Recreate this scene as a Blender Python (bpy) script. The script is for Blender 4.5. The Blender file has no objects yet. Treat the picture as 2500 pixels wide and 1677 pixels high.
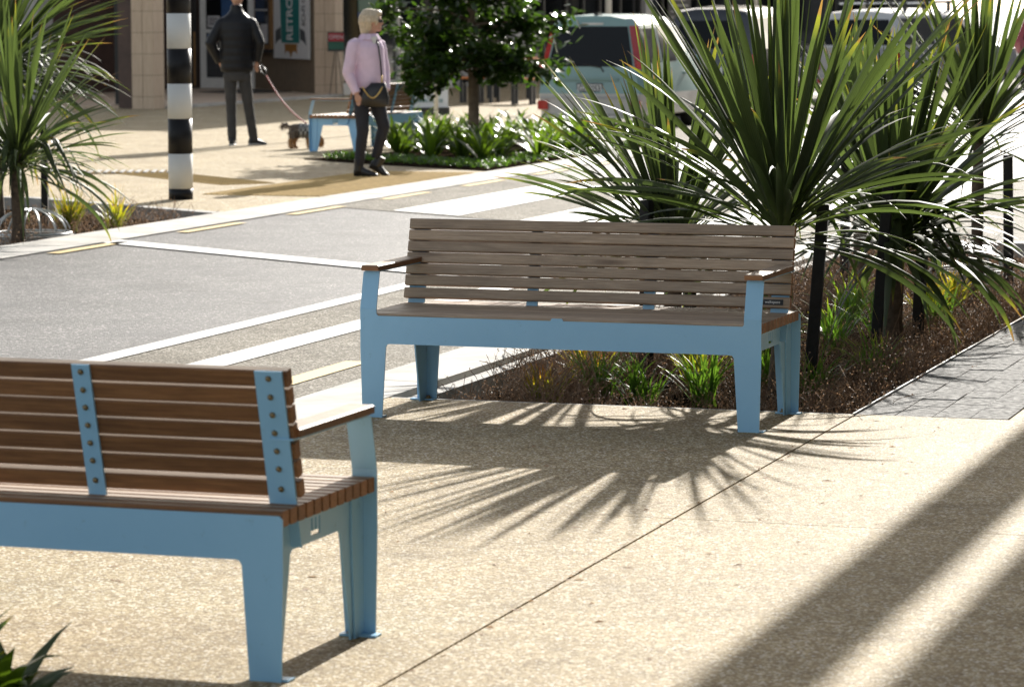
import bpy, bmesh, math, random
from mathutils import Vector, Matrix, Euler
R = random.Random(7)
PI = math.pi
sc = bpy.context.scene
COL = sc.collection

# ------------------------------------------------------------------ camera, sky, sun, exposure
YAW, PITCH, ROLL, EYE = 0.31428, 0.10307, -0.00223, 1.758
cd = bpy.data.cameras.new('camera'); cam = bpy.data.objects.new('camera', cd); COL.objects.link(cam)
cam.matrix_world = Matrix.Translation((0, 0, EYE)) @ Matrix.Rotation(YAW, 4, 'Z') @ Matrix.Rotation(PI/2 - PITCH, 4, 'X') @ Matrix.Rotation(ROLL, 4, 'Z')
cd.sensor_width = 36; cd.lens = 114.07; cd.clip_start = 0.1; cd.clip_end = 2000
cd.dof.use_dof = True; cd.dof.focus_distance = 14.2; cd.dof.aperture_fstop = 7.0
sc.camera = cam
SUN_EL = math.radians(23.4)
w = bpy.data.worlds.new('World'); sc.world = w; w.use_nodes = True
nt = w.node_tree
sky = nt.nodes.new('ShaderNodeTexSky'); sky.sky_type = 'NISHITA'; sky.sun_disc = False
sky.sun_elevation = SUN_EL; sky.sun_rotation = 0.0; sky.air_density = 1.0; sky.dust_density = 1.5
hz = nt.nodes.new('ShaderNodeHueSaturation'); hz.inputs['Saturation'].default_value = 0.52      # thin bright cloud: a paler, less blue sky
wt = nt.nodes.new('ShaderNodeMix'); wt.data_type = 'RGBA'; wt.blend_type = 'MULTIPLY'; wt.inputs[0].default_value = 1.0; wt.inputs['B'].default_value = (1.03, 1.0, .95, 1)
nt.links.new(sky.outputs[0], hz.inputs['Color']); nt.links.new(hz.outputs[0], wt.inputs['A'])
nt.links.new(wt.outputs['Result'], nt.nodes['Background'].inputs[0]); nt.nodes['Background'].inputs[1].default_value = 0.098
sd = bpy.data.lights.new('sun', 'SUN'); sun = bpy.data.objects.new('sun', sd); COL.objects.link(sun)
sd.energy = 4.7; sd.angle = math.radians(0.53); sd.color = (1.0, 0.955, 0.88)
sun.rotation_euler = (-(PI/2 - SUN_EL), 0, 0); sun.location = (0, 20, 30)
sc.view_settings.view_transform = 'Standard'; sc.view_settings.look = 'None'
sc.view_settings.exposure = 1.06; sc.view_settings.gamma = 1.0
sc.cycles.max_bounces = 7; sc.cycles.transparent_max_bounces = 8

# ------------------------------------------------------------------ materials
MATS = {}
def newmat(name):
    m = bpy.data.materials.new(name); m.use_nodes = True; MATS[name] = m
    return m, m.node_tree, m.node_tree.nodes['Principled BSDF']
def N(t, kind, **kw):
    n = t.nodes.new(kind)
    for k, v in kw.items(): setattr(n, k, v)
    return n
def ramp(t, fac, stops):
    r = N(t, 'ShaderNodeValToRGB'); e = r.color_ramp.elements
    while len(e) < len(stops): e.new(0.5)
    for i, (p, c) in enumerate(stops):
        e[i].position = p; e[i].color = (*c, 1)
    t.links.new(fac, r.inputs[0]); return r.outputs[0]
def noise(t, scale, detail=3, coord='Object', stretch=None, rough=0.6):
    tc = N(t, 'ShaderNodeTexCoord'); n = N(t, 'ShaderNodeTexNoise'); src = tc.outputs[coord]
    if stretch:
        mp = N(t, 'ShaderNodeMapping'); mp.inputs['Scale'].default_value = stretch; t.links.new(src, mp.inputs[0]); src = mp.outputs[0]
    t.links.new(src, n.inputs['Vector']); n.inputs['Scale'].default_value = scale; n.inputs['Detail'].default_value = detail; n.inputs['Roughness'].default_value = rough
    return n.outputs['Fac']
def mix(t, a, b, fac, kind='MIX'):
    x = N(t, 'ShaderNodeMix', data_type='RGBA', blend_type=kind)
    for s, val in ((x.inputs['A'], a), (x.inputs['B'], b), (x.inputs[0], fac)):
        if hasattr(val, 'links') or hasattr(val, 'is_linked'): t.links.new(val, s)
        else: s.default_value = (*val, 1) if isinstance(val, tuple) else val
    return x.outputs['Result']
def bump(t, b, h, strength, dist):
    n = N(t, 'ShaderNodeBump'); n.inputs['Strength'].default_value = strength; n.inputs['Distance'].default_value = dist
    t.links.new(h, n.inputs['Height']); t.links.new(n.outputs[0], b.inputs['Normal'])
def simple(name, col, rough=0.5, metal=0.0, var=0.12, vscale=6.0, bmp=0.0, bscale=80.0, coat=0.0, spec=0.5):
    m, t, b = newmat(name)
    lo = tuple(max(0, c*(1-var)) for c in col); hi = tuple(min(1, c*(1+var)) for c in col)
    t.links.new(ramp(t, noise(t, vscale, 5), [(0.3, lo), (0.7, hi)]), b.inputs['Base Color'])
    b.inputs['Roughness'].default_value = rough; b.inputs['Metallic'].default_value = metal
    b.inputs['Coat Weight'].default_value = coat; b.inputs['Specular IOR Level'].default_value = spec
    if bmp: bump(t, b, noise(t, bscale, 3), bmp, 0.004)
    return m

def aggregate(name, size, stones, grout, broad, rough, strength=0.5, spec=0.5, dist=0.003, chips=None, stain=None):
    m, t, b = newmat(name)
    tc = N(t, 'ShaderNodeTexCoord')
    wob = N(t, 'ShaderNodeTexNoise'); wob.inputs['Scale'].default_value = 1/size*0.6
    t.links.new(tc.outputs['Object'], wob.inputs['Vector'])
    add = N(t, 'ShaderNodeVectorMath', operation='MULTIPLY_ADD'); add.inputs[1].default_value = (size*.7,)*3
    t.links.new(wob.outputs['Color'], add.inputs[0]); t.links.new(tc.outputs['Object'], add.inputs[2])
    v = N(t, 'ShaderNodeTexVoronoi'); v.inputs['Scale'].default_value = 1/size; t.links.new(add.outputs[0], v.inputs['Vector'])
    sep = N(t, 'ShaderNodeSeparateColor'); t.links.new(v.outputs['Color'], sep.inputs[0])
    col = ramp(t, sep.outputs[0], stones)
    edge = N(t, 'ShaderNodeMath', operation='MULTIPLY'); edge.inputs[1].default_value = 1.0
    t.links.new(v.outputs['Distance'], edge.inputs[0])
    ef = ramp(t, edge.outputs[0], [(0.42, (0, 0, 0)), (0.72, (1, 1, 1))])
    c2 = mix(t, col, grout, ef)
    if chips:
        v2 = N(t, 'ShaderNodeTexVoronoi'); v2.inputs['Scale'].default_value = 1/chips[0]; t.links.new(add.outputs[0], v2.inputs['Vector'])
        s2 = N(t, 'ShaderNodeSeparateColor'); t.links.new(v2.outputs['Color'], s2.inputs[0])
        mask = N(t, 'ShaderNodeMath', operation='LESS_THAN'); mask.inputs[1].default_value = chips[1]; t.links.new(v2.outputs['Distance'], mask.inputs[0])
        c2 = mix(t, c2, ramp(t, s2.outputs[1], chips[2]), mask.outputs[0])
    big = ramp(t, noise(t, 1.3, 6, rough=0.65), [(0.3, broad[0]), (0.72, broad[1])])
    if stain:
        sp = ramp(t, noise(t, stain[0], 9, rough=.7), [(stain[1], stain[2]), (stain[1]+.12, (1, 1, 1))]); big = mix(t, big, sp, 1.0, 'MULTIPLY')
    mid = ramp(t, noise(t, 9, 4), [(0.3, (.86,)*3), (0.7, (1.1,)*3)])
    c3 = mix(t, mix(t, c2, big, 1.0, 'MULTIPLY'), mid, 1.0, 'MULTIPLY')
    t.links.new(c3, b.inputs['Base Color']); b.inputs['Roughness'].default_value = rough; b.inputs['Specular IOR Level'].default_value = spec
    inv = N(t, 'ShaderNodeMath', operation='SUBTRACT'); inv.inputs[0].default_value = 1.0; t.links.new(v.outputs['Distance'], inv.inputs[1])
    bump(t, b, inv.outputs[0], strength, dist)
    return m
aggregate('pavement', 0.0100, [(0, (.17, .115, .06)), (.3, (.39, .30, .17)), (.6, (.56, .462, .295)), (.82, (.70, .615, .445)), (1, (.88, .84, .76))], (.29, .22, .122),
          ((.76, .74, .70), (1.06, 1.04, 1.0)), 0.75, 0.55, .15, chips=(.018, .24, [(0, (.12, .085, .05)), (.3, (.45, .35, .20)), (.6, (.70, .62, .46)), (1, (.97, .94, .88))]), stain=(3.2, .34, (.74, .72, .68)))
aggregate('asphalt', 0.011, [(0, (.045, .044, .045)), (.4, (.10, .10, .10)), (.8, (.19, .185, .18)), (1, (.34, .33, .32))], (.05, .048, .046),
          ((.68, .67, .68), (1.22, 1.2, 1.17)), 0.6, 0.7, .3, chips=(.03, .28, [(0, (.03, .03, .03)), (.6, (.22, .21, .2)), (1, (.5, .48, .46))]), stain=(1.1, .36, (.7, .69, .68)))
aggregate('chip_seal', 0.012, [(0, (.17, .155, .13)), (.4, (.30, .28, .24)), (.8, (.45, .42, .37)), (1, (.66, .63, .58))], (.16, .145, .12),
          ((.78, .77, .75), (1.05, 1.04, 1.01)), 0.8, 0.7, .06, stain=(1.4, .36, (.8, .79, .77)))
aggregate('soil', 0.03, [(0, (.014, .010, .007)), (.6, (.034, .024, .016)), (1, (.075, .055, .036))], (.009, .007, .005), ((.7, .7, .7), (1.2, 1.2, 1.2)), 1.0, 1.0, 0.0)
simple('concrete', (.47, .45, .415), 0.8, var=.28, vscale=2.6, bmp=.3, bscale=160, spec=.2)
simple('concrete_grey', (.34, .33, .31), 0.8, var=.2, vscale=4, bmp=.3, bscale=120)
def paint(name, col, worn):
    m, t, b = newmat(name)
    f = ramp(t, noise(t, 55, 8, rough=0.75), [(0.33, (1, 1, 1)), (0.42, (0, 0, 0))])
    t.links.new(mix(t, col, worn, f), b.inputs['Base Color']); b.inputs['Roughness'].default_value = .6
    bump(t, b, noise(t, 220, 2), .4, .003)
paint('white_paint', (.80, .79, .76), (.40, .39, .37))
paint('old_white_paint', (.66, .65, .62), (.30, .29, .27))
paint('yellow_paint', (.66, .49, .20), (.33, .28, .18))
simple('tactile_yellow', (.58, .41, .18), .85, var=.35, vscale=1.6, spec=.05)
simple('groove', (.23, .17, .095), .95, var=.4, vscale=9, spec=.0)
def steel():
    m, t, b = newmat('steel_blue')
    base = ramp(t, noise(t, 2.2, 6, rough=.7), [(.3, (.265, .525, .77)), (.7, (.30, .565, .81))])
    dirt = ramp(t, noise(t, 17, 9, rough=.78), [(.30, (.70, .69, .66)), (.40, (1, 1, 1))])
    t.links.new(mix(t, base, dirt, .8, 'MULTIPLY'), b.inputs['Base Color'])
    rg = ramp(t, noise(t, 8, 6), [(.3, (.30,)*3), (.7, (.52,)*3)]); t.links.new(rg, b.inputs['Roughness']); bump(t, b, noise(t, 260, 2), .05, .002)
steel()
def timber(name, a, b_, c, rough=.62):
    m, t, b = newmat(name)
    oi = N(t, 'ShaderNodeObjectInfo'); tc = N(t, 'ShaderNodeTexCoord')
    off = N(t, 'ShaderNodeVectorMath', operation='SCALE'); cmb = N(t, 'ShaderNodeCombineXYZ')
    t.links.new(oi.outputs['Random'], cmb.inputs[0]); t.links.new(oi.outputs['Random'], cmb.inputs[2])
    t.links.new(cmb.outputs[0], off.inputs[0]); off.inputs['Scale'].default_value = 40
    add = N(t, 'ShaderNodeVectorMath', operation='ADD'); t.links.new(tc.outputs['Object'], add.inputs[0]); t.links.new(off.outputs[0], add.inputs[1])
    def nz(sx, scale, det):
        mp = N(t, 'ShaderNodeMapping'); mp.inputs['Scale'].default_value = sx; t.links.new(add.outputs[0], mp.inputs[0])
        n = N(t, 'ShaderNodeTexNoise'); n.inputs['Scale'].default_value = scale; n.inputs['Detail'].default_value = det; n.inputs['Roughness'].default_value = .65
        n.inputs['Distortion'].default_value = .6; t.links.new(mp.outputs[0], n.inputs['Vector']); return n.outputs['Fac']
    g = nz((2.2, 60, 60), 2.2, 7)
    base = ramp(t, g, [(0.28, a), (0.5, b_), (0.72, c)])
    patch = ramp(t, nz((2, 6, 6), 1.6, 4), [(0.3, (.78, .76, .74)), (0.7, (1.16, 1.12, 1.08))])
    tint = N(t, 'ShaderNodeMapRange'); tint.inputs['To Min'].default_value = .85; tint.inputs['To Max'].default_value = 1.13; t.links.new(oi.outputs['Random'], tint.inputs[0])
    col = mix(t, base, patch, 1.0, 'MULTIPLY')
    hv = N(t, 'ShaderNodeHueSaturation'); t.links.new(tint.outputs[0], hv.inputs['Value']); t.links.new(col, hv.inputs['Color'])
    # knots
    v = N(t, 'ShaderNodeTexVoronoi'); mp = N(t, 'ShaderNodeMapping'); mp.inputs['Scale'].default_value = (1.1, 9, 9); t.links.new(add.outputs[0], mp.inputs[0]); t.links.new(mp.outputs[0], v.inputs['Vector']); v.inputs['Scale'].default_value = 1.0
    kf = ramp(t, v.outputs['Distance'], [(0.05, (.45, .40, .36)), (0.14, (1, 1, 1))])
    t.links.new(mix(t, hv.outputs[0], kf, 1.0, 'MULTIPLY'), b.inputs['Base Color'])
    b.inputs['Roughness'].default_value = rough; bump(t, b, g, .25, .002)
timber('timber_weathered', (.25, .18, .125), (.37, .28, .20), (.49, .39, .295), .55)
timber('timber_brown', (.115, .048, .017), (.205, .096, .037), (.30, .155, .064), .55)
timber('timber_end', (.17, .075, .028), (.30, .14, .058), (.40, .22, .10), .6)
simple('bolt_brass', (.24, .19, .11), .4, metal=.8)
simple('black_timber', (.011, .0105, .010), .75, var=.4, vscale=20, bmp=.5, bscale=60)
simple('black_plastic', (.012, .012, .013), .45)
simple('pole_black', (.008, .008, .009), .45, spec=.3)
simple('pole_white', (.70, .70, .67), .75, var=.03, spec=.08)
simple('galvanised', (.55, .57, .58), .33, metal=.85, var=.15, vscale=30)
simple('bark', (.10, .072, .05), .9, var=.5, vscale=26, bmp=.9, bscale=40)
simple('bark_tree', (.17, .125, .085), .9, var=.35, vscale=14, bmp=.8, bscale=40)
simple('dead_skirt', (.30, .15, .055), .8, var=.4, vscale=12)
def slate():
    m, t, b = newmat('slate')
    ge = N(t, 'ShaderNodeNewGeometry'); mp = N(t, 'ShaderNodeMapping'); mp.inputs['Scale'].default_value = (1, 2.6, 1); t.links.new(ge.outputs['Position'], mp.inputs[0])
    nz = N(t, 'ShaderNodeTexNoise'); nz.inputs['Scale'].default_value = 26; nz.inputs['Detail'].default_value = 4; nz.inputs['Roughness'].default_value = .62; t.links.new(mp.outputs[0], nz.inputs['Vector']); n1 = nz.outputs['Fac']
    t.links.new(ramp(t, n1, [(0.36, (.012, .012, .013)), (0.45, (.12, .119, .117)), (0.54, (.32, .316, .31)), (0.66, (.60, .595, .58))]), b.inputs['Base Color'])
    b.inputs['Roughness'].default_value = .8; b.inputs['Specular IOR Level'].default_value = .06; bump(t, b, n1, .8, .012)
slate()
def leafmat(name, base, mid, edge, tipc, dead, trans=.36, rough=.36, tip=0.86, spec=.38):
    m, t, b = newmat(name)
    uv = N(t, 'ShaderNodeUVMap'); sx = N(t, 'ShaderNodeSeparateXYZ'); t.links.new(uv.outputs[0], sx.inputs[0])
    oi = N(t, 'ShaderNodeObjectInfo')
    sh = N(t, 'ShaderNodeMath', operation='MULTIPLY_ADD'); sh.inputs[1].default_value = .22; sh.inputs[2].default_value = -.13
    t.links.new(oi.outputs['Random'], sh.inputs[0])
    ad = N(t, 'ShaderNodeMath', operation='ADD'); t.links.new(sx.outputs[1], ad.inputs[0]); t.links.new(sh.outputs[0], ad.inputs[1])
    along = ramp(t, ad.outputs[0], [(0.0, base), (0.25, mid), (tip-.10, mid), (tip, tipc), (min(.97, tip+.09), tipc), (.985, dead)])
    wv = N(t, 'ShaderNodeMath', operation='SINE'); ml = N(t, 'ShaderNodeMath', operation='MULTIPLY'); ml.inputs[1].default_value = 42
    t.links.new(sx.outputs[0], ml.inputs[0]); t.links.new(ml.outputs[0], wv.inputs[0])
    st = ramp(t, wv.outputs[0], [(0.0, (.82,)*3), (1.0, (1.12,)*3)])
    c = mix(t, along, st, 1.0, 'MULTIPLY')
    hv = N(t, 'ShaderNodeHueSaturation'); mr = N(t, 'ShaderNodeMapRange'); mr.inputs['To Min'].default_value = .7; mr.inputs['To Max'].default_value = 1.3
    wn = N(t, 'ShaderNodeTexWhiteNoise', noise_dimensions='1D'); t.links.new(oi.outputs['Random'], wn.inputs['W']); t.links.new(wn.outputs['Value'], mr.inputs[0])
    t.links.new(mr.outputs[0], hv.inputs['Value']); t.links.new(c, hv.inputs['Color'])
    t.links.new(hv.outputs[0], b.inputs['Base Color']); b.inputs['Roughness'].default_value = rough; b.inputs['Specular IOR Level'].default_value = spec
    tr = N(t, 'ShaderNodeBsdfTranslucent')
    t.links.new(mix(t, hv.outputs[0], edge, 1.0, 'MULTIPLY'), tr.inputs[0])
    ms = N(t, 'ShaderNodeMixShader'); ms.inputs[0].default_value = trans
    t.links.new(b.outputs[0], ms.inputs[1]); t.links.new(tr.outputs[0], ms.inputs[2])
    t.links.new(ms.outputs[0], t.nodes['Material Output'].inputs[0])
leafmat('palm_leaf', (.13, .16, .075), (.048, .066, .033), (2.7, 2.9, 1.2), (.17, .165, .035), (.20, .11, .06), trans=.31, tip=.965, rough=.52, spec=.28)
leafmat('tree_leaf', (.034, .060, .016), (.028, .054, .014), (4.4, 4.8, 1.5), (.03, .055, .014), (.03, .05, .014), trans=.36, rough=.28, tip=.9)
leafmat('lily_leaf', (.05, .085, .018), (.042, .075, .015), (4.8, 4.6, 1.3), (.06, .10, .02), (.2, .17, .05), trans=.34, rough=.3, tip=.95)
leafmat('grass_green', (.05, .08, .02), (.05, .095, .022), (4.0, 4.2, 1.4), (.14, .17, .03), (.3, .25, .1), trans=.34, rough=.4)
leafmat('grass_yellow', (.12, .15, .03), (.19, .20, .025), (2.8, 2.8, 1.2), (.32, .24, .03), (.4, .13, .03), trans=.4, rough=.4, tip=.7)
leafmat('twig_leaf', (.31, .20, .12), (.38, .25, .155), (1.6, 1.5, 1.4), (.36, .24, .15), (.3, .2, .12), trans=.3, rough=.6)
simple('twig', (.20, .125, .078), .8, var=.4, vscale=3)
simple('glass_dark', (.006, .007, .008), .06, spec=.18)
simple('glass_shop', (.012, .015, .016), .05, spec=.6)
simple('glass_grey', (.06, .062, .065), .08, spec=.6)
simple('van_paint', (.215, .345, .335), .35, var=.03, coat=.3, metal=.0)
simple('van_lower_reflect', (.58, .56, .52), .42, var=.04, coat=.2)  # beige paints in the ground's reflection low on the van
simple('silver_paint', (.40, .40, .41), .35, var=.03, coat=.3, metal=.2)
simple('white_car', (.60, .60, .60), .35, var=.02, coat=.3)
simple('navy_car', (.010, .012, .018), .25, var=.03, coat=.8)
simple('red_car', (.34, .012, .016), .25, var=.03, coat=.7)
simple('lamp_red', (.42, .008, .010), .15, coat=.6)
simple('lamp_clear', (.62, .60, .58), .12, coat=.6)
simple('lamp_orange', (.55, .20, .04), .2)
simple('tyre', (.014, .014, .014), .8)
simple('rim', (.42, .42, .43), .35, metal=.8)
simple('plate_white', (.72, .72, .70), .4, var=.03)
simple('ink', (.010, .010, .011), .5)
simple('ink_white', (.78, .77, .74), .5, var=.02)
def tilewall(name, a, b_, sx, sz):
    m, t, b = newmat(name)
    t.links.new(ramp(t, noise(t, 7, 7, stretch=(sx, sx, sz), rough=.7), [(0.3, a), (0.7, b_)]), b.inputs['Base Color']); b.inputs['Roughness'].default_value = .45
tilewall('tile_travertine', (.47, .345, .24), (.62, .48, .35), 3.0, .35)
tilewall('tile_brown', (.27, .185, .10), (.40, .29, .165), 1.2, 14.)
simple('tile_joint', (.20, .15, .10), .9)
simple('facade_white', (.60, .59, .60), .7, var=.06)
simple('facade_grey', (.36, .35, .34), .7, var=.12)
simple('facade_brown', (.075, .042, .032), .5, var=.3, vscale=3)
simple('unlit_black', (.010, .010, .011), .5)  # black colour stands for the unlit depth behind doorway and glazing
simple('frame_white', (.72, .70, .66), .4, var=.06)
simple('frame_wood', (.28, .15, .055), .5, var=.2)
simple('frame_dark', (.03, .028, .027), .4)
simple('paper', (.62, .60, .60), .7, var=.04)
simple('sign_white', (.74, .73, .71), .5, var=.04)
simple('sign_teal', (.02, .20, .18), .5, var=.05)
simple('sign_grey', (.095, .10, .105), .5, var=.05)
simple('sign_orange', (.36, .17, .04), .5, var=.06)
simple('sign_blue', (.03, .09, .22), .5)
simple('sign_red', (.40, .02, .03), .5)
simple('sign_green', (.02, .11, .07), .5)
simple('orange_top', (.62, .19, .04), .5)
simple('skin', (.46, .255, .175), .5, var=.08, vscale=20)
simple('jacket', (.006, .0065, .009), .45, var=.2, vscale=14, bmp=.35, bscale=55, spec=.3)
simple('trousers_grey', (.036, .036, .038), .8, var=.2, vscale=9, bmp=.4, bscale=30)
simple('trousers_navy', (.008, .010, .020), .7, var=.2, vscale=9, bmp=.4, bscale=30)
simple('knit_lilac', (.68, .53, .66), .85, var=.06, vscale=12, bmp=.4, bscale=60)
simple('hair_blonde', (.50, .41, .29), .5, var=.25, vscale=40, bmp=.6, bscale=60)
simple('hair_grey', (.34, .31, .28), .6, var=.25, vscale=40)
simple('leather_black', (.010, .010, .012), .4)
simple('sole_white', (.62, .62, .60), .6)
simple('gold', (.60, .42, .15), .3, metal=.9)
simple('fur_dark', (.16, .125, .095), .9, var=.5, vscale=40, bmp=.8, bscale=70)
simple('fur_tan', (.36, .20, .085), .9, var=.4, vscale=40, bmp=.8, bscale=70)
simple('leash_red', (.34, .055, .05), .6)
def checks():
    m, t, b = newmat('dog_check')
    tc = N(t, 'ShaderNodeTexCoord'); v = N(t, 'ShaderNodeTexChecker'); v.inputs['Scale'].default_value = 36
    t.links.new(tc.outputs['Object'], v.inputs['Vector']); v.inputs['Color1'].default_value = (.012, .012, .014, 1); v.inputs['Color2'].default_value = (.42, .40, .37, 1)
    t.links.new(v.outputs[0], b.inputs['Base Color']); b.inputs['Roughness'].default_value = .9
checks()

# ------------------------------------------------------------------ mesh helpers
class MB:
    def __init__(s): s.v = []; s.f = []; s.m = []; s.uv = []
    def add(s, vs, fs, mi=0, uvs=None):
        o = len(s.v); s.v += [tuple(p) for p in vs]
        for k, f in enumerate(fs):
            s.f.append(tuple(i+o for i in f)); s.m.append(mi[k] if isinstance(mi, list) else mi)
            s.uv.append([uvs[i] for i in f] if uvs else None)
        return s
    def box(s, x0, x1, y0, y1, z0, z1, mi=0):
        return s.add([(x0,y0,z0),(x1,y0,z0),(x1,y1,z0),(x0,y1,z0),(x0,y0,z1),(x1,y0,z1),(x1,y1,z1),(x0,y1,z1)],
                     [(3,2,1,0),(4,5,6,7),(0,1,5,4),(1,2,6,5),(2,3,7,6),(3,0,4,7)], mi)
    def prism(s, poly, fn, a, b, mi=0):
        n = len(poly); vs = [fn(p, a) for p in poly] + [fn(p, b) for p in poly]
        return s.add(vs, [tuple(range(n))[::-1], tuple(range(n, 2*n))] + [(i, (i+1) % n, n+(i+1) % n, n+i) for i in range(n)], mi)
    def loft(s, rings, cap=True, closed=True, mi=0):
        n = len(rings[0]); vs = [p for r in rings for p in r]; fs = []
        for k in range(len(rings)-1):
            for i in range(n if closed else n-1):
                j = (i+1) % n; fs.append((k*n+i, k*n+j, (k+1)*n+j, (k+1)*n+i))
        if cap: fs += [tuple(range(n))[::-1], tuple(range((len(rings)-1)*n, len(rings)*n))]
        return s.add(vs, fs, mi)
    def tube(s, pts, rad, n=8, mi=0, cap=True, flat=1.0):
        pts = [Vector(p) for p in pts]; rad = rad if isinstance(rad, (list, tuple)) else [rad]*len(pts); rings = []
        up = None
        for i, p in enumerate(pts):
            d = (pts[min(i+1, len(pts)-1)] - pts[max(i-1, 0)]).normalized()
            if up is None:
                up = Vector((0, 0, 1)) if abs(d.z) < .9 else Vector((0, 1, 0))
            a = d.cross(up).normalized(); b = a.cross(d).normalized(); up = b
            rings.append([p + (a*math.cos(2*PI*k/n) + b*flat*math.sin(2*PI*k/n))*rad[i] for k in range(n)])
        return s.loft(rings, cap, True, mi)
    def ell(s, c, r, n=12, k=8, mi=0, rot=None):
        c = Vector(c); vs = []; fs = []
        for i in range(k+1):
            t = PI*i/k
            for j in range(n):
                q = Vector((r[0]*math.sin(t)*math.cos(2*PI*j/n), r[1]*math.sin(t)*math.sin(2*PI*j/n), r[2]*math.cos(t)))
                vs.append(c + (rot @ q if rot else q))
        for i in range(k):
            for j in range(n):
                fs.append((i*n+j, (i+1)*n+j, (i+1)*n+(j+1) % n, i*n+(j+1) % n))
        return s.add(vs, fs, mi)
    def mesh(s, name, mats, smooth=False):
        me = bpy.data.meshes.new(name); me.from_pydata(s.v, [], s.f)
        for m in mats: me.materials.append(MATS[m])
        if len(mats) > 1: me.polygons.foreach_set('material_index', s.m)
        if any(u for u in s.uv):
            ul = me.uv_layers.new(name='UVMap'); li = 0
            for u, f in zip(s.uv, s.f):
                for k in range(len(f)):
                    ul.data[li].uv = u[k] if u else (0, 0); li += 1
        if smooth: me.polygons.foreach_set('use_smooth', [True]*len(me.polygons))
        me.update(); return me
    def build(s, name, mats, parent=None, smooth=False, fix=True):
        mats = [mats] if isinstance(mats, str) else mats
        me = s.mesh(name, mats, smooth)
        if fix:
            bm = bmesh.new(); bm.from_mesh(me); bmesh.ops.recalc_face_normals(bm, faces=bm.faces); bm.to_mesh(me); bm.free()
        return put(name, me, parent)
def put(name, me, parent=None, loc=None, rot=None, scale=None):
    o = bpy.data.objects.new(name, me); COL.objects.link(o); o.parent = parent
    if loc is not None: o.location = loc
    if rot is not None: o.rotation_euler = rot
    if scale is not None: o.scale = scale
    return o
def tag(o, label, cat=None, group=None, kind=None):
    if label: o['label'] = label
    if cat: o['category'] = cat
    if group: o['group'] = group
    if kind: o['kind'] = kind
    return o
def thing(name, label, cat, loc=(0,0,0), rz=0, group=None):
    o = put(name, None, None, loc, (0, 0, rz)); o.empty_display_size = .1
    return tag(o, label, cat, group)
def struct(o, label=None): return tag(o, label, None, None, 'structure')
XY = lambda p, z: (p[0], p[1], z)
XZ = lambda p, y: (p[0], y, p[1])
YZ = lambda p, x: (x, p[0], p[1])
CACHE = {}
def cached(key, fn):
    if key not in CACHE: CACHE[key] = fn()
    return CACHE[key]
def cmesh(mb, name, mats, smooth=False):
    me = mb.mesh(name, [mats] if isinstance(mats, str) else mats, smooth)
    bm = bmesh.new(); bm.from_mesh(me); bmesh.ops.recalc_face_normals(bm, faces=bm.faces); bm.to_mesh(me); bm.free(); return me
def bevel(o, wd, seg=2):
    b = o.modifiers.new('bevel', 'BEVEL'); b.width = wd; b.segments = seg; b.limit_method = 'ANGLE'; return o
def remesh(o, voxel, smooth=4):
    m = o.modifiers.new('r', 'REMESH'); m.mode = 'VOXEL'; m.voxel_size = voxel
    s = o.modifiers.new('s', 'SMOOTH'); s.iterations = smooth; s.factor = .5
    dg = bpy.context.evaluated_depsgraph_get(); me = bpy.data.meshes.new_from_object(o.evaluated_get(dg)); o.modifiers.clear(); old = o.data; o.data = me
    me.materials.clear(); me.materials.append(old.materials[0]); me.polygons.foreach_set('use_smooth', [True]*len(me.polygons)); me.polygons.foreach_set('material_index', [0]*len(me.polygons))
    return o
def text(name, body, size, mat, parent, loc, rot, extrude=.0015, sx=1.0, align='CENTER', bold=0.0):
    c = bpy.data.curves.new(name, 'FONT'); c.body = body; c.size = size; c.align_x = align; c.align_y = 'CENTER'; c.extrude = extrude; c.offset = bold
    t = bpy.data.objects.new(name, c); COL.objects.link(t); dg = bpy.context.evaluated_depsgraph_get()
    me = bpy.data.meshes.new_from_object(t.evaluated_get(dg)); COL.objects.unlink(t); bpy.data.objects.remove(t)
    me.materials.clear(); me.materials.append(MATS[mat]); return put(name, me, parent, loc, rot, (sx, 1, 1))

# ------------------------------------------------------------------ the setting: ground, road, kerbs, footpaths
struct(MB().add([(-600,-300,-.30),(600,-300,-.30),(600,1200,-.30),(-600,1200,-.30)], [(0,1,2,3)]).build('ground', 'concrete_grey'))
struct(MB().add([(-10.95,-40,-.03),(-5.35,-40,-.03),(-5.35,200,-.03),(-10.95,200,-.03)], [(0,1,2,3)]).build('road', 'asphalt'))
struct(MB().add([(-14.46,40.9,-.03),(-10.95,40.9,-.03),(-10.95,200,-.03),(-14.46,200,-.03)], [(0,1,2,3)]).build('parking_bay', 'chip_seal'))
struct(MB().add([(-5.35,24.4,-.03),(3,24.4,-.03),(3,200,-.03),(-5.35,200,-.03)], [(0,1,2,3)]).build('side_road', 'chip_seal'))
SK = lambda v, u0=25.78: u0 - .655*(v + 8.2)          # skewed edge of the crossing
cx0, cx1 = -10.72, -5.50
struct(MB().add([(cx0, SK(cx0), -.026), (cx1, SK(cx1), -.026), (cx1, SK(cx1)+5.4, -.026), (cx0, SK(cx0)+5.4, -.026)], [(0,1,2,3)]).build('crossing', 'chip_seal'))
struct(MB().add([(-7.10,-10,-.026),(-5.45,-10,-.026),(-5.45,SK(-5.45),-.026),(-7.10,SK(-7.10),-.026)], [(0,1,2,3)]).build('parking_strip', 'chip_seal'))
mk = bpy.data.objects.new('road_markings', None); COL.objects.link(mk); struct(mk)
def mark(name, pts, mat, z=-.021): return MB().add([(x, y, z) for x, y in pts], [tuple(range(len(pts)))]).build(name, mat, mk)
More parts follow.
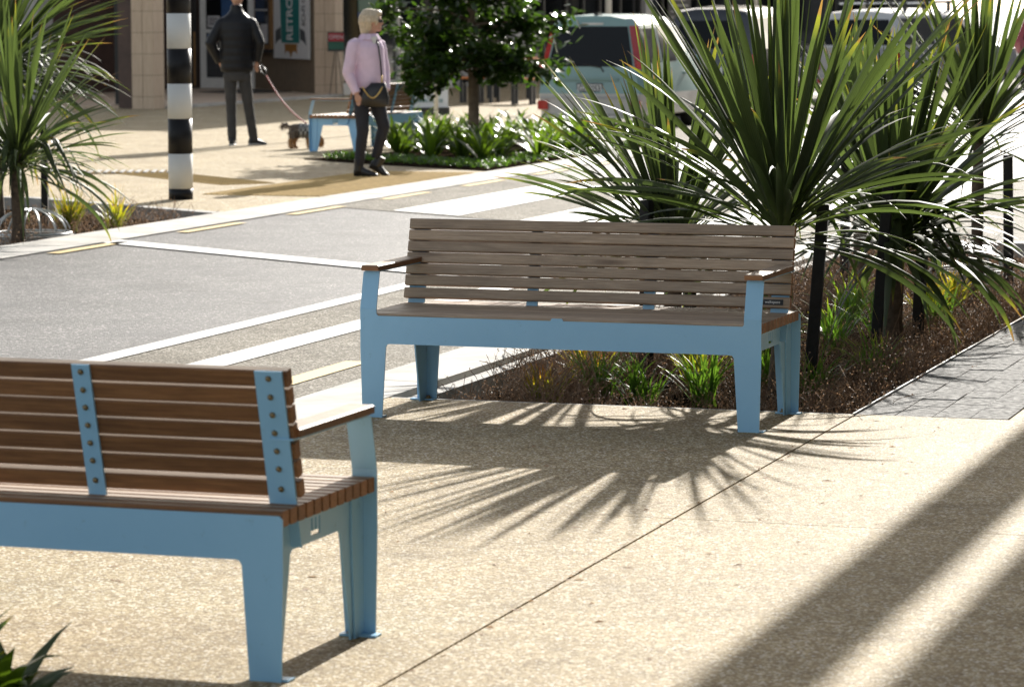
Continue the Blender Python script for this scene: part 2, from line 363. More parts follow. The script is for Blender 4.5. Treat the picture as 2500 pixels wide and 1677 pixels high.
for a, b_ in ((-9.85, -9.06), (-8.36, -7.58), (-6.88, -6.10)):
    mark('zebra_bar', [(a, SK(a)+.05), (b_, SK(b_)+.05), (b_, SK(b_)+4.75), (a, SK(a)+4.75)], 'white_paint')
LM = lambda v: 22.62 - .62*(v + 10.66)
mark('limit_line', [(-10.64, LM(-10.64)-.02), (-10.64, LM(-10.64)+.30), (-7.22, LM(-7.22)+.30), (-7.22, LM(-7.22)-.02)], 'white_paint')
mark('edge_line', [(-7.17, -10), (-7.02, -10), (-7.02, 23.4), (-7.17, 23.4)], 'old_white_paint')
mark('parking_line', [(-6.57, -10), (-6.36, -10), (-6.36, 20.6), (-6.57, 20.6)], 'white_paint')
for u in range(10):
    mark('yellow_dash', [(-10.57, 14.5+u*2.33), (-10.46, 14.5+u*2.33), (-10.46, 15.72+u*2.33), (-10.57, 15.72+u*2.33)], 'yellow_paint')
for u in range(3):
    mark('yellow_dash', [(-5.86, 14.25+(u-1)*2.3), (-5.73, 14.25+(u-1)*2.3), (-5.73, 15.3+(u-1)*2.3), (-5.86, 15.3+(u-1)*2.3)], 'yellow_paint')
for u in range(6):
    mark('yellow_dash', [(-11.05, 41.6+u*2.3), (-10.93, 41.6+u*2.3), (-10.93, 42.8+u*2.3), (-11.05, 42.8+u*2.3)], 'yellow_paint')
# kerbs: sloping concrete strips in lengths
def kerb(root_name, pts_in, pts_out):
    e = bpy.data.objects.new(root_name, None); COL.objects.link(e); struct(e)
    for k in range(len(pts_in)-1):
        (a, b_), (c, d) = (pts_in[k], pts_in[k+1]), (pts_out[k], pts_out[k+1])
        L_ = math.dist(a, b_); nseg = max(1, round(L_/2.4))
        for i in range(nseg):
            g = .006/L_
            t0, t1 = i/nseg + g, (i+1)/nseg - g
            P = lambda p, q, t: (p[0]+(q[0]-p[0])*t, p[1]+(q[1]-p[1])*t)
            a0, a1, c0, c1 = P(a, b_, t0), P(a, b_, t1), P(c, d, t0), P(c, d, t1)
            MB().add([(*a0, .002), (*a1, .002), (*c1, -.018), (*c0, -.018), (*a0, -.2), (*a1, -.2), (*c1, -.2), (*c0, -.2)],
                     [(0,1,2,3),(4,5,1,0),(5,6,2,1),(6,7,3,2),(7,4,0,3)]).build('kerb_stone', 'concrete', e)
kerb('far_kerb', [(-11.08, 8), (-11.08, 40.6), (-14.85, 44.6), (-14.85, 120)], [(-10.66, 8), (-10.60, 40.9), (-14.45, 45.0), (-14.45, 120)])
kerb('near_kerb', [(-5.06, 2), (-5.06, 24.2)], [(-5.50, 2), (-5.50, 24.6)])
# near footpath slabs
fp = bpy.data.objects.new('near_footpath', None); COL.objects.link(fp); struct(fp)
def slab(x0, x1, y0, y1, par, mat='pavement'):
    return MB().box(x0, x1, y0, y1, -.15, 0, 0).build('slab', mat, par)
ys = [4.6, 7.70-.9, 10.735, 13.742]
G = .005
for i, (y0, y1) in enumerate(((7.25, 10.735), (10.735, 13.742))):
    slab(-5.055, -2.906, y0+G*.5, y1-G*.5, fp)
slab(-5.055, -2.906, -2, .9, fp)
yy = [-2.0, 1.7, 4.72, 7.72, 10.735, 13.755]
for y0, y1 in zip(yy[:-1], yy[1:]): slab(-2.896, .2, y0+G*.5, y1-G*.5, fp); slab(.204, 4.0, y0+G*.5, y1-G*.5, fp)
slab(-2.236, .2, 13.757, 17.0, fp)
for y0 in (17.004, 20.007): slab(-2.236, .2, y0, y0+3.0, fp)
for y0 in (13.757, 17.0, 20.1): slab(.204, 4.0, y0+.004, y0+3.1, fp)
slab(-2.236, 4.0, 23.21, 24.35, fp)
MB().box(-5.05, 4.0, 7.25, 13.74, -.16, -.005).build('joint_filler', 'groove', fp); MB().box(-2.9, 4.0, -2, 7.249, -.16, -.005).build('joint_filler', 'groove', fp)
MB().box(-2.89, 4.0, 13.741, 24.3, -.16, -.007).build('joint_filler', 'groove', fp)
# slate tile strip with a steel edge
ts = bpy.data.objects.new('tile_strip', None); COL.objects.link(ts); struct(ts)
tl = [cmesh(MB().box(0, .160, 0, .245, -.012, 0), 'tile', 'slate') for _ in range(1)][0]
for c in range(4):
    y = 13.762 - (0 if c % 2 == 0 else .12)
    k = 0
    while y < 24.1:
        y0 = max(y, 13.762); ln = y + .245 - y0
        if ln > .05:
            o = put('tile', tl, ts, (-2.898 + c*.1645, y0, R.uniform(-.0025, .0025)), (R.uniform(-.004, .004), R.uniform(-.006, .006), 0), (1, ln/.245, 1))
        y += .2495
MB().box(-2.914, -2.906, 13.745, 24.2, -.2, .006).build('steel_edge', 'galvanised', ts)
# planters
struct(MB().add([(-5.06,13.742,-.12),(-2.91,13.742,-.12),(-2.91,24.3,-.12),(-5.06,24.3,-.12)], [(0,1,2,3)]).build('planter_soil', 'soil'))
struct(MB().box(-5.056, -2.92, 13.743, 13.79, -.3, -.004).build('planter_edge', 'concrete_grey'))
struct(MB().box(-5.056, -4.97, 13.80, 24.2, -.3, -.03).build('planter_edge', 'concrete_grey'))
struct(MB().box(-5.056, -2.0, 24.2, 24.4, -.3, -.002).build('planter_edge', 'concrete'))
struct(MB().add([(-5.05,.91,-.05),(-2.908,.91,-.05),(-2.908,7.248,-.05),(-5.05,7.248,-.05)], [(0,1,2,3)]).build('planter_soil', 'soil'))  # bed extended out of view: dark ground added to cut bounce onto the bench
struct(MB().add([(-11.08,8,-.11),(-11.08,25.95,-.11),(-13.6,27.55,-.11),(-30,27.55,-.11),(-30,8,-.11)], [(0,1,2,3,4)]).build('planter_soil', 'soil'))
# far footpath
pf = [(-11.085, 25.95), (-11.085, 40.6), (-14.855, 44.6), (-14.855, 160), (-40, 160), (-40, 27.55), (-13.6, 27.55)]
struct(MB().prism(pf, XY, -.25, 0).build('far_footpath', 'pavement'))
struct(MB().prism([(-11.083, 25.94), (-13.6, 27.54), (-30, 27.54), (-30, 27.40), (-13.64, 27.40), (-11.083, 25.78)], XY, -.25, .003).build('planter_edge', 'concrete_grey'))
struct(MB().prism([(-11.10, 33.25), (-13.05, 34.5), (-14.0, 35.25), (-13.72, 36.3), (-13.55, 38.0), (-14.6, 42.5), (-13.1, 42.4), (-11.10, 40.2)], XY, -.02, .012).build('planter_soil', 'soil'))
# drain grate and tactile paving
tp = bpy.data.objects.new('tactile_paving', None); COL.objects.link(tp); struct(tp)
def tact():
    m = MB().box(0, .296, 0, .296, 0, .006)
    for i in range(5):
        for j in range(5):
            x, y = .03+i*.059, .03+j*.059; a, b_ = .018, .009
            m.add([(x-a,y-a,.006),(x+a,y-a,.006),(x+a,y+a,.006),(x-a,y+a,.006),(x-b_,y-b_,.012),(x+b_,y-b_,.012),(x+b_,y+b_,.012),(x-b_,y+b_,.012)],
                  [(4,5,6,7),(0,1,5,4),(1,2,6,5),(2,3,7,6),(3,0,4,7)])
    return cmesh(m, 'tactile_tile', 'tactile_yellow')
tm = tact()
for i in range(4):
    for j in range(15): put('tactile_tile', tm, tp, (-11.40-.3*i, 28.35+.3*j + .0*i, 0))
ang = math.atan2(2.05, -2.3)
for i in range(10):
    for j in range(2):
        s_ = i*.3 + .05; put('tactile_tile', tm, tp, (-12.35+math.cos(ang)*s_ - math.sin(ang)*j*.3, 30.35+math.sin(ang)*s_ + math.cos(ang)*j*.3, .0005), (0, 0, ang))
dg_ = thing('drain_grate', 'slotted grey metal drain grate set in the far pavement beside the striped pole', 'drain grate', (-14.75, 31.95, .004), .35)
MB().box(-.62, .62, -.30, .30, 0, .006).build('frame', 'groove', dg_)
for i in range(14): MB().box(-.57+i*.085, -.53+i*.085, -.25, .25, .006, .016).build('bar', 'concrete_grey', dg_)

# ------------------------------------------------------------------ benches
L, D, T = 1.78, .69, .006
def bench_meshes():
    M = {}
    def plate(front):
        r = .012
        def leg(mir):
            pts = [(.007, 0), (.0, .30)]
            if front: pts += [(0, .47), (.074, .47), (.074, .447), (.081, .44)]
            else: pts += [(0, .43), (.010, .44)]
            return pts
        left = leg(0)
        top = [(L/2-.028, .44), (L/2-.022, .4505), (L/2+.022, .4505), (L/2+.028, .44)] if front else []
        right = [(L-x, z) for x, z in left][::-1]
        inner_r = [(L-.098, 0), (L-.117, .306), (L-.123, .317), (L-.134, .32)]
        inner_l = [(L-x, z) for x, z in inner_r][::-1]
        poly = left + top + right + inner_r + inner_l
        return cmesh(MB().prism(poly, XZ, 0, T), 'plate', 'steel_blue')
    M['front'] = plate(True); M['rear'] = plate(False)
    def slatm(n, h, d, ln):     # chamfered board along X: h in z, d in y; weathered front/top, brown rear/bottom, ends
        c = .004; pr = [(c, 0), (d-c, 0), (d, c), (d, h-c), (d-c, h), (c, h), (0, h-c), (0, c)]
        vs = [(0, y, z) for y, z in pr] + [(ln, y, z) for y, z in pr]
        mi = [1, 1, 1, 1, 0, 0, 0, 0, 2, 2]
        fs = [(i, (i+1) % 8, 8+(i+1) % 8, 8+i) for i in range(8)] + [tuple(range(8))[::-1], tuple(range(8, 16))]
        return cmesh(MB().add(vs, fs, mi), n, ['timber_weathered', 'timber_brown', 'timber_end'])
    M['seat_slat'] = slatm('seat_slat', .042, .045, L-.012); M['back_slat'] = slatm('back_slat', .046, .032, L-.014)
    a = MB(); c = .005
    a.add([(0,.018,.632),(.078,.018,.632),(.078,.565,.632),(0,.565,.632),(0,.018,.652),(.078,.018,.652),(.078,.565,.652),(0,.565,.652),
           (c,.018+c,.656),(.078-c,.018+c,.656),(.078-c,.565-c,.656),(c,.565-c,.656)],
          [(3,2,1,0),(0,1,5,4),(1,2,6,5),(2,3,7,6),(3,0,4,7),(4,5,9,8),(5,6,10,9),(6,7,11,10),(7,4,8,11),(8,9,10,11)], [1,2,1,2,1,0,0,0,0,0])
    M['armrest'] = cmesh(a, 'armrest', ['timber_weathered', 'timber_brown', 'timber_end'])
    M['arm_post'] = cmesh(MB().loft([[(0,0,.4702),(.074,0,.4702),(.074,T,.4702),(0,T,.4702)], [(0,.043,.6262),(.074,.043,.6262),(.074,.043+T,.6262),(0,.043+T,.6262)]]), 'arm_post', 'steel_blue')
    M['arm_bracket'] = cmesh(MB().box(.006, .072, .045, .600, .6264, .6318), 'arm_bracket', 'steel_blue')
    M['flange'] = cmesh(MB().prism([(T, .0), (.075, 0), (.095, .30), (.095, .408), (T, .408)], YZ, .040, .046), 'flange', 'steel_blue')
    e = MB(); x0, x1 = .047, .053; z0, z1 = .322, .408; ym = D/2
    for s in (0, 1):
        f = (lambda y: y) if s == 0 else (lambda y: D-y)
        e.prism([(f(.0065), 0.0), (f(.092), 0.0), (f(.165), .312), (f(.178), .322), (f(.178), .408), (f(.0065), .408)], YZ, x0, x1)
    e.box(x0, x1, .178, ym-.033, z0, z1); e.box(x0, x1, ym+.033, D-.178, z0, z1)
    e.box(x0, x1, ym-.033, ym+.033, z0, .338); e.box(x0, x1, ym-.033, ym+.033, .386, z1)
    e.box(x0, x1, ym-.021, ym-.006, .350, .386); e.box(x0, x1, ym+.006, ym+.021, .350, .386)
    M['end_plate'] = cmesh(e, 'end_plate', 'steel_blue')
    M['foot'] = cmesh(MB().box(-.012, .10, 0, .042, .0005, .0065), 'foot', 'steel_blue')
    def post(wd): return cmesh(MB().loft([[(0,.548+(z-.48)*.265,z),(wd,.548+(z-.48)*.265,z),(wd,.556+(z-.48)*.265,z),(0,.556+(z-.48)*.265,z)] for z in (.33, .45, .60, .80, .814)] ), 'post', 'steel_blue')
    M['post_w'] = post(.078); M['post_n'] = post(.052)
    M['bolt'] = cmesh(MB().loft([[(r*math.cos(k*PI/4), y, r*math.sin(k*PI/4)) for k in range(8)] for r, y in ((.0085, 0), (.0085, .003), (.006, .006), (.0025, .008))]), 'bolt', 'bolt_brass', True)
    M['nut'] = cmesh(MB().loft([[(r*math.cos(k*PI/3), r*math.sin(k*PI/3), z) for k in range(6)] for r, z in ((.016, 0), (.016, .004), (.010, .0045), (.010, .014))]), 'nut', 'bolt_brass')
    M['badge'] = cmesh(MB().box(0, .092, -.0025, -.0002, 0, .024), 'badge', 'ink')
    return M
BM_ = bench_meshes()
BACKZ = (.800, .750, .7015, .652, .6025, .553, .4975)
def bench(label, loc, rz, badge=False):
    b = thing('park_bench', label, 'bench', loc, rz, 'blue and timber street benches')
    put('front_plate', BM_['front'], b); put('rear_plate', BM_['rear'], b, (0, D-T, 0))
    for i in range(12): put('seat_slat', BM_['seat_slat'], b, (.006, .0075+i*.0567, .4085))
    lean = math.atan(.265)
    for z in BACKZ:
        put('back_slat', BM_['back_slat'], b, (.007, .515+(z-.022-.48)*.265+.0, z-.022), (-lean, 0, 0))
    for mir in (0, 1):
        sx = -1 if mir else 1; ox = L if mir else 0
        put('armrest', BM_['armrest'], b, (ox, 0, 0), None, (sx, 1, 1)); put('arm_bracket', BM_['arm_bracket'], b, (ox, 0, 0), None, (sx, 1, 1))
        put('arm_post', BM_['arm_post'], b, (ox, 0, 0), None, (sx, 1, 1)); put('end_plate', BM_['end_plate'], b, (ox, 0, 0), None, (sx, 1, 1))
        for r in (0, 1):
            put('corner_flange', BM_['flange'], b, (ox, D*r, 0), None, (sx, -1 if r else 1, 1))
            ft = put('foot', BM_['foot'], b, (ox, (D-T-.0005) if r else T+.0005, 0), None, (sx, -1 if r else 1, 1))
            put('bolt', BM_['nut'], ft, (.068, .024, .0065))
    for x, w_ in ((.018, 1), (.574, 0), (1.110, 0), (L-.102+.004, 1)):
        p = put('back_post', BM_['post_w' if w_ else 'post_n'], b, (x, 0, 0))
        for z in BACKZ: put('bolt', BM_['bolt'], p, ((.039 if w_ else .026), .556+(z-.006-.48)*.265, z-.006), (-lean, 0, 0))
    if badge:
        bd = put('badge', BM_['badge'], b, (L-.128, .515+(.4975-.022-.48)*.265 + .0026, .4975-.012), (-lean, 0, 0))
        tag(bd, 'small black maker badge reading walkspace')
        text('lettering', 'walkspace', .0165, 'ink_white', bd, (.046, -.0030, .0125), (PI/2, 0, 0), .0004, 1.0)
    return b
bench('blue steel and timber slat bench facing the viewer in front of the palm planter', (-4.93, 13.05, 0), -.012, True)
bench('nearest blue and timber bench seen from behind, cut off by the left edge', (-3.15, 8.465, 0), PI-.012)
bench('distant blue and timber bench behind the woman in the lilac sweater', (-14.75+1.78*math.sin(math.radians(6.6)), 37.3+1.78*math.cos(math.radians(6.6)), 0), -PI/2-math.radians(6.6))

# ------------------------------------------------------------------ striped crossing pole
zp = thing('crossing_pole', 'thick black and white banded crossing pole at the far kerb', 'pole', (-12.2, 27.62, 0))
z = 0
for i, h in enumerate([.10]+[.322]*7):
    m = MB(); r = .113 - .0004*i
    m.loft([[(rr*math.cos(k*PI/16), rr*math.sin(k*PI/16), zz) for k in range(32)] for rr, zz in ((r, z), (r, z+h))])
    o = m.build('black_band' if i % 2 == 0 else 'white_band', 'pole_black' if i % 2 == 0 else 'pole_white', zp); z += h
    for p in o.data.polygons: p.use_smooth = len(p.vertices) == 4
tag(MB().tube([(0,0,0),(0,0,4.2)], .034, 12).build('white_post', 'pole_white', None, True), 'slim white sign post rising behind the far planter tree', 'post').location = (-16.0, 45.6, 0)

# ------------------------------------------------------------------ vegetation
def leaf_mesh(length, width, phi0, bend, seg=10, twist=0.0, power=1.6, fold=.25, mat='palm_leaf', base_w=.55, kink=None, tipdrop=0):
    m = MB(); p = Vector((0, 0, 0)); rows = []
    for i in range(seg+1):
        s = i/seg; ph = phi0 + bend*s**power
        if kink and s > kink[0]: ph = max(ph, phi0 + bend*s**power + kink[1]*min(1, (s-kink[0])/.12))
        wd = width*.5*(base_w + (1-base_w)*min(1, s/.35))*(1 - max(0, (s-.45)/.55)**1.8) + .0006
        d = Vector((math.sin(ph), 0, math.cos(ph))); side = Vector((0, 1, 0)); nrm = d.cross(side)
        tw = twist*s; side = side*math.cos(tw) + nrm*math.sin(tw); nrm = d.cross(side)
        rows.append([p - side*wd - nrm*wd*fold, p, p + side*wd - nrm*wd*fold])
        p = p + d*(length/seg)
    vs = [q for r in rows for q in r]; uv = [(j/2, i/seg) for i in range(seg+1) for j in range(3)]
    fs = []
    for i in range(seg):
        for j in range(2): fs.append((i*3+j, i*3+j+1, (i+1)*3+j+1, (i+1)*3+j))
    m.add(vs, fs, 0, uv); return m
def lib(key, specs, mat, **kw):
    return cached(key, lambda: [leaf_mesh(1.0, wd, p0, bd, twist=tw, kink=kk, **kw).mesh('leaf', [mat], True) for wd, p0, bd, tw, kk in specs])
rr = random.Random(3)
UP = lib('up', [(.060, math.radians(2+i*4.4), math.radians(rr.uniform(1, 13)), rr.uniform(-.5, .5), None) for i in range(9)], 'palm_leaf')
MID = lib('mid', [(.054, math.radians(30+i*4.5), math.radians(rr.uniform(8, 42)), rr.uniform(-.8, .8), None) for i in range(10)], 'palm_leaf')
LOW = lib('low', [(.05, math.radians(62+i*6), math.radians(rr.uniform(25, 75)), rr.uniform(-.9, .9), None) for i in range(8)], 'palm_leaf')
DRO = lib('dro', [(.055, math.radians(38+i*7), math.radians(rr.uniform(60, 95)), rr.uniform(-.4, .4), None) for i in range(6)] +
          [(.06, math.radians(25+i*10), math.radians(20), 0, (.16+.05*i, math.radians(105-i*6))) for i in range(4)], 'palm_leaf')
def palm(label, x, y, zc, nup, nmid, nlow, ndro, size, seed, trunk_r=.05, lean=(0, 0), base=-.12, skirt=False, bias=None, spread=1.0, top_scale=1.0):
    rs = random.Random(seed)
    t = thing('cabbage_palm', label, 'palm tree', (x, y, base), 0, 'cabbage palms in the kerbside planters')
    H = zc - base; tx, ty = lean
    pts = [(tx*s*s, ty*s*s, H*s) for s in (0, .15, .3, .5, .7, .85, 1, 1.06)]
    tr = MB().tube(pts, [trunk_r*(1.25 if i == 0 else 1.0+.12*math.sin(i*2.1))*(1-.18*i/7) for i in range(8)], 12).build('trunk', 'bark', t, True)
    def ring(meshes, n, lo, hi, zlo, zhi, az_bias=0.0):
        for i in range(n):
            az = i*2.39996 + rs.uniform(-.35, .35)
            if bias and rs.random() < bias[1]: az = bias[0] + rs.gauss(0, .75)
            me = meshes[rs.randrange(len(meshes))]; s = size*rs.uniform(lo, hi)
            put('leaf', me, t, (tx + .03*math.cos(az), ty + .03*math.sin(az), H + rs.uniform(zlo, zhi)), (rs.uniform(-.05, .05), rs.uniform(-.06, .06), az), (s, s*rs.uniform(.8, 1.15)*spread/size*.95, s))
    ring(UP, nup, .95*top_scale, 1.25*top_scale, .0, .10); ring(MID, nmid, .85, 1.1, -.04, .08); ring(LOW, nlow, .75, 1.0, -.10, .03); ring(DRO, ndro, .7, .95, -.12, .02)
    if skirt:
        for i in range(26):
            az = i*2.4; m = leaf_mesh(.6, .03, math.radians(165), math.radians(10), seg=5, twist=rs.uniform(-1, 1))
            m.build('dead_leaf', 'dead_skirt', t, True, fix=False).location = (tx+.05*math.cos(az), ty+.05*math.sin(az), H-.05-.25*rs.random())
            t.children[-1].rotation_euler = (0, 0, az)
    return t
palm('tall spiky palm with dense upright leaves behind the right end of the front-facing bench', -3.52, 14.95, .72, 62, 62, 28, 8, 1.12, 11, .055, top_scale=1.06, spread=.72)
palm('palm with narrow fanned leaves rising behind the middle of the front-facing bench', -4.36, 16.1, .56, 46, 60, 18, 3, .92, 12, .05, bias=(PI*.92, .3), spread=.68)
palm('low palm with long drooping leaves standing between black stakes beside the slate tile strip', -3.45, 17.3, .52, 40, 52, 44, 46, .98, 13, .06, bias=(-.3, .35), spread=.95)
palm('slim palm with stiff spiky leaves near the right edge in front of the silver pickup', -3.56, 20.55, .92, 34, 42, 16, 5, .95, 14, .042, bias=(PI*.95, .2), spread=.78)
palm('dark bushy palm half hidden behind the tallest palm', -4.36, 20.75, .74, 30, 26, 24, 16, .75, 15, .05)
palm('palm with a hanging brown skirt of dead leaves at the right edge', -2.98, 20.3, .80, 8, 12, 14, 8, .6, 16, .06, skirt=True, bias=(.2, .6))
palm('lower palm with yellow-green centre in the far left planter', -11.35, 22.6, .60, 30, 44, 60, 44, 1.0, 17, .055, spread=.78)
palm('taller palm with drooping leaves at the left edge behind the lower palm', -12.55, 24.6, 1.22, 46, 60, 80, 56, 1.2, 18, .06, bias=(.1, .25), spread=.8)
# black timber stakes
stm = cmesh(MB().box(-.028, .028, -.028, .028, 0, 1.0), 'stake', 'black_timber')
def stake(x, y, h, label, tilt=(0, 0), base=-.14):
    o = put('timber_stake', stm, None, (x, y, base), (tilt[0], tilt[1], R.uniform(-.3, .3)), (1, 1, h - base)); bevel(o, .004, 1)
    tag(o, label, 'stake', 'black timber tree stakes')
stake(-4.46, 15.95, .78, 'black timber stake left of the palm behind the middle of the bench')
stake(-4.24, 15.98, .42, 'short black stake right of the palm behind the middle of the bench')
stake(-3.57, 14.62, .34, 'black stake close behind the right rear bench leg')
stake(-3.42, 15.10, .83, 'thick black stake just right of the bench backrest end', (0, .07))
stake(-3.47, 16.9, .85, 'leaning black stake left of the drooping palm trunk', (0, .07))
stake(-3.36, 17.5, .55, 'black stake right of the drooping palm trunk', (0, .05))
stake(-4.46, 20.75, 1.05, 'wide black stake beside the dark bushy palm trunk')
stake(-3.92, 21.1, .52, 'black stake left of the metal dome grate in the palm planter')
stake(-3.36, 20.6, .82, 'black stake left of the palm with dead brown skirt', (0, -.02))
stake(-3.0, 20.65, .78, 'black stake at the right edge beside the dead leaf skirt')
stake(-12.35, 25.1, 1.05, 'black stake behind the far left palms')
# grass tufts
def tuft(name, label, x, y, z, n, ln, wd, mat, seed, group, spread=1.0):
    rs = random.Random(seed); m = MB()
    for i in range(n):
        az = i*2.4 + rs.uniform(-.4, .4); L_ = ln*rs.uniform(.55, 1.15)
        q = leaf_mesh(L_, wd*rs.uniform(.7, 1.2), math.radians(rs.uniform(3, 38)*spread), math.radians(rs.uniform(15, 80)*spread), seg=6, twist=rs.uniform(-.6, .6))
        c, s = math.cos(az), math.sin(az); ox, oy = rs.uniform(-.05, .05), rs.uniform(-.05, .05)
        m.add([(a*c - b_*s + ox, a*s + b_*c + oy, d) for a, b_, d in q.v], q.f, 0, [(0, 0)]*0 or [((k % 3)/2, (k//3)/6) for k in range(len(q.v))])
    o = m.build(name, mat, None, True, fix=False); o.location = (x, y, z); return tag(o, label, 'grass tuft', group)
TG = 'grass tufts in the palm planter'
for i, (x, y, ln, mat, lab) in enumerate([
    (-4.36, 14.78, .34, 'grass_green', 'green grass tuft under the bench, left of the middle'), (-4.55, 14.5, .26, 'grass_yellow', 'small yellowish grass tuft under the bench beside brown ground cover'),
    (-4.12, 14.62, .30, 'grass_green', 'dark green grass tuft under the bench left of the right leg'), (-3.84, 14.75, .36, 'grass_green', 'dense arching grass tuft beside the front right bench leg'),
    (-4.02, 15.3, .42, 'grass_yellow', 'yellow-green grass tuft at the foot of the middle palm'), (-3.36, 14.95, .30, 'grass_green', 'dark grass clump right of the bench rear leg'),
    (-3.60, 17.7, .34, 'grass_green', 'grass tuft left of the drooping palm stakes'), (-3.55, 18.9, .36, 'grass_yellow', 'bright yellow-green grass tuft behind the drooping palm'),
    (-4.03, 18.9, .34, 'grass_green', 'grass tuft between the drooping palm and the bushy palm'), (-3.42, 18.6, .30, 'grass_green', 'grass tuft behind the right stake of the drooping palm'),
    (-3.72, 15.5, .34, 'grass_green', 'grass tuft at the foot of the tallest palm'), (-3.28, 16.0, .28, 'grass_green', 'thin grass tuft in the brown cover right of the thick stake'), (-3.95, 16.6, .34, 'grass_green', 'grass tuft between the tallest palm and the middle palm'),
    (-4.62, 15.4, .30, 'grass_yellow', 'thin yellowish grass tuft near the kerb behind the bench'), (-3.75, 17.2, .34, 'grass_green', 'grass tuft close left of the leaning stake'), (-3.6, 19.9, .3, 'grass_yellow', 'grass tuft in front of the metal dome grate')]):
    tuft('grass_tuft', lab, x, y, -.12, 60, ln, .011, mat, 40+i, TG)
tuft('grass_tuft', 'bright yellow-green grass tuft in the far left planter beside the dome grate', -11.95, 24.75, -.11, 80, .42, .016, 'grass_yellow', 61, 'grass tufts in the far left planter', .9)
tuft('grass_tuft', 'green and orange tipped grass tuft nearest the striped pole', -11.72, 25.15, -.11, 40, .36, .016, 'grass_yellow', 62, 'grass tufts in the far left planter', .9)
for i, (x, y, lab) in enumerate([(-3.66, 7.10, 'dark glossy strap-leaf plant poking into the bottom left corner'), (-3.86, 7.14, 'strap-leaf plant cut off by the left edge at the very bottom'),
    (-4.4, 6.6, 'unseen added strap-leaf plant behind the nearest bench, left of the corner plant'), (-3.3, 5.9, 'unseen added strap-leaf plant in the near bed, closest to the paving joint'), (-3.9, 5.6, 'unseen added strap-leaf plant in the middle of the near bed'), (-4.6, 5.5, 'unseen added strap-leaf plant in the near bed beside the near kerb')]):  # plants out of view are added to darken the ground behind the bench
    tuft('strap_leaf_plant', lab, x, y, -.05, 30, .36 if i < 2 else .45, .075, 'lily_leaf', 63+i, 'strap-leaf plants in the near bed', 1.45)
# wiry brown ground cover
def cover(label, region, n, seed, hmax=.20):
    rs = random.Random(seed); m = MB(); x0, x1, y0, y1, z0, test = region; k = 0
    while k < n:
        x, y = rs.uniform(x0, x1), rs.uniform(y0, y1)
        dens = test(x, y)
        if rs.random() > dens: continue
        k += 1; h = hmax*dens*rs.uniform(.35, 1.1); p = Vector((x, y, z0)); az = rs.uniform(0, 2*PI); tl_ = rs.uniform(.1, 1.0)
        d = Vector((math.cos(az)*tl_, math.sin(az)*tl_, 1)).normalized()
        for sgm in range(4):
            q = p + d*h*.38; sd_ = d.cross(Vector((math.cos(az*3), math.sin(az*3), .3))).normalized()*.0016
            m.add([p-sd_, p+sd_, q+sd_*.7, q-sd_*.7], [(0,1,2,3)], 0, [(0, .3)]*4)
            for l_ in range(3):
                c = p.lerp(q, rs.random()); a = Vector((rs.uniform(-1, 1), rs.uniform(-1, 1), rs.uniform(-.4, 1))).normalized()*.008*rs.uniform(.6, 1.4); b_ = a.cross(Vector((rs.uniform(-1, 1), rs.uniform(-1, 1), 1))).normalized()*.004
                m.add([c, c+a*.5+b_, c+a, c+a*.5-b_], [(0,1,2,3)], 1, [(0, rs.random())]*4)
            p = q; d = (d + Vector((rs.uniform(-.8, .8), rs.uniform(-.8, .8), rs.uniform(-.35, .45)))).normalized()
    return tag(m.build('ground_cover', ['twig', 'twig_leaf'], None, False, False), label, None, None, 'stuff')
def dens_near(x, y):
    e = 0.55
    if x > -3.32: e = 1.0
    if x < -4.28 and y < 17.5: e = 1.0
    if y > 19.0 and x < -3.9: e = .9
    if y < 14.3: e = max(e, .5)
    if x < -4.85: e *= .45
    return e*min(1.0, .45 + .75*abs(math.sin(x*3.1+y*1.7)))
cover('wiry brown twiggy ground cover filling the palm planter', (-4.95, -2.95, 13.82, 23.8, -.12, dens_near), 12500, 5, .22)
cover('wiry brown twiggy ground cover in the far left planter', (-14.5, -11.12, 19.5, 27.3, -.11, lambda x, y: (1.0 if x > -12.4 else .5) if y < 25.85 + (-11.1 - x)*.63 else 0), 3000, 6, .17)
rs = random.Random(55); m = MB()
for k in range(150):
    x, y = (rs.uniform(-5.0, -2.9), rs.uniform(9, 13.7)) if k % 3 else (rs.uniform(-2.9, -2.2), rs.uniform(8.2, 13.7))
    if k % 5 == 0: x, y = -2.9 + rs.gauss(0, .02), rs.uniform(8, 13.6)
    a = rs.uniform(0, 6.3); l_ = rs.uniform(.006, .022); b_ = l_*rs.uniform(.15, .4); c, sn = math.cos(a), math.sin(a); zz = rs.uniform(.002, .006)
    m.add([(x-c*l_, y-sn*l_, .001), (x-sn*b_, y+c*b_, zz), (x+c*l_, y+sn*l_, .002), (x+sn*b_, y-c*b_, .001)], [(0,1,2,3)], 0, [(0, rs.random())]*4)
tag(m.build('leaf_litter', 'twig_leaf', None, False, False), 'scattered dry leaf bits on the near pavement', None, None, 'stuff')
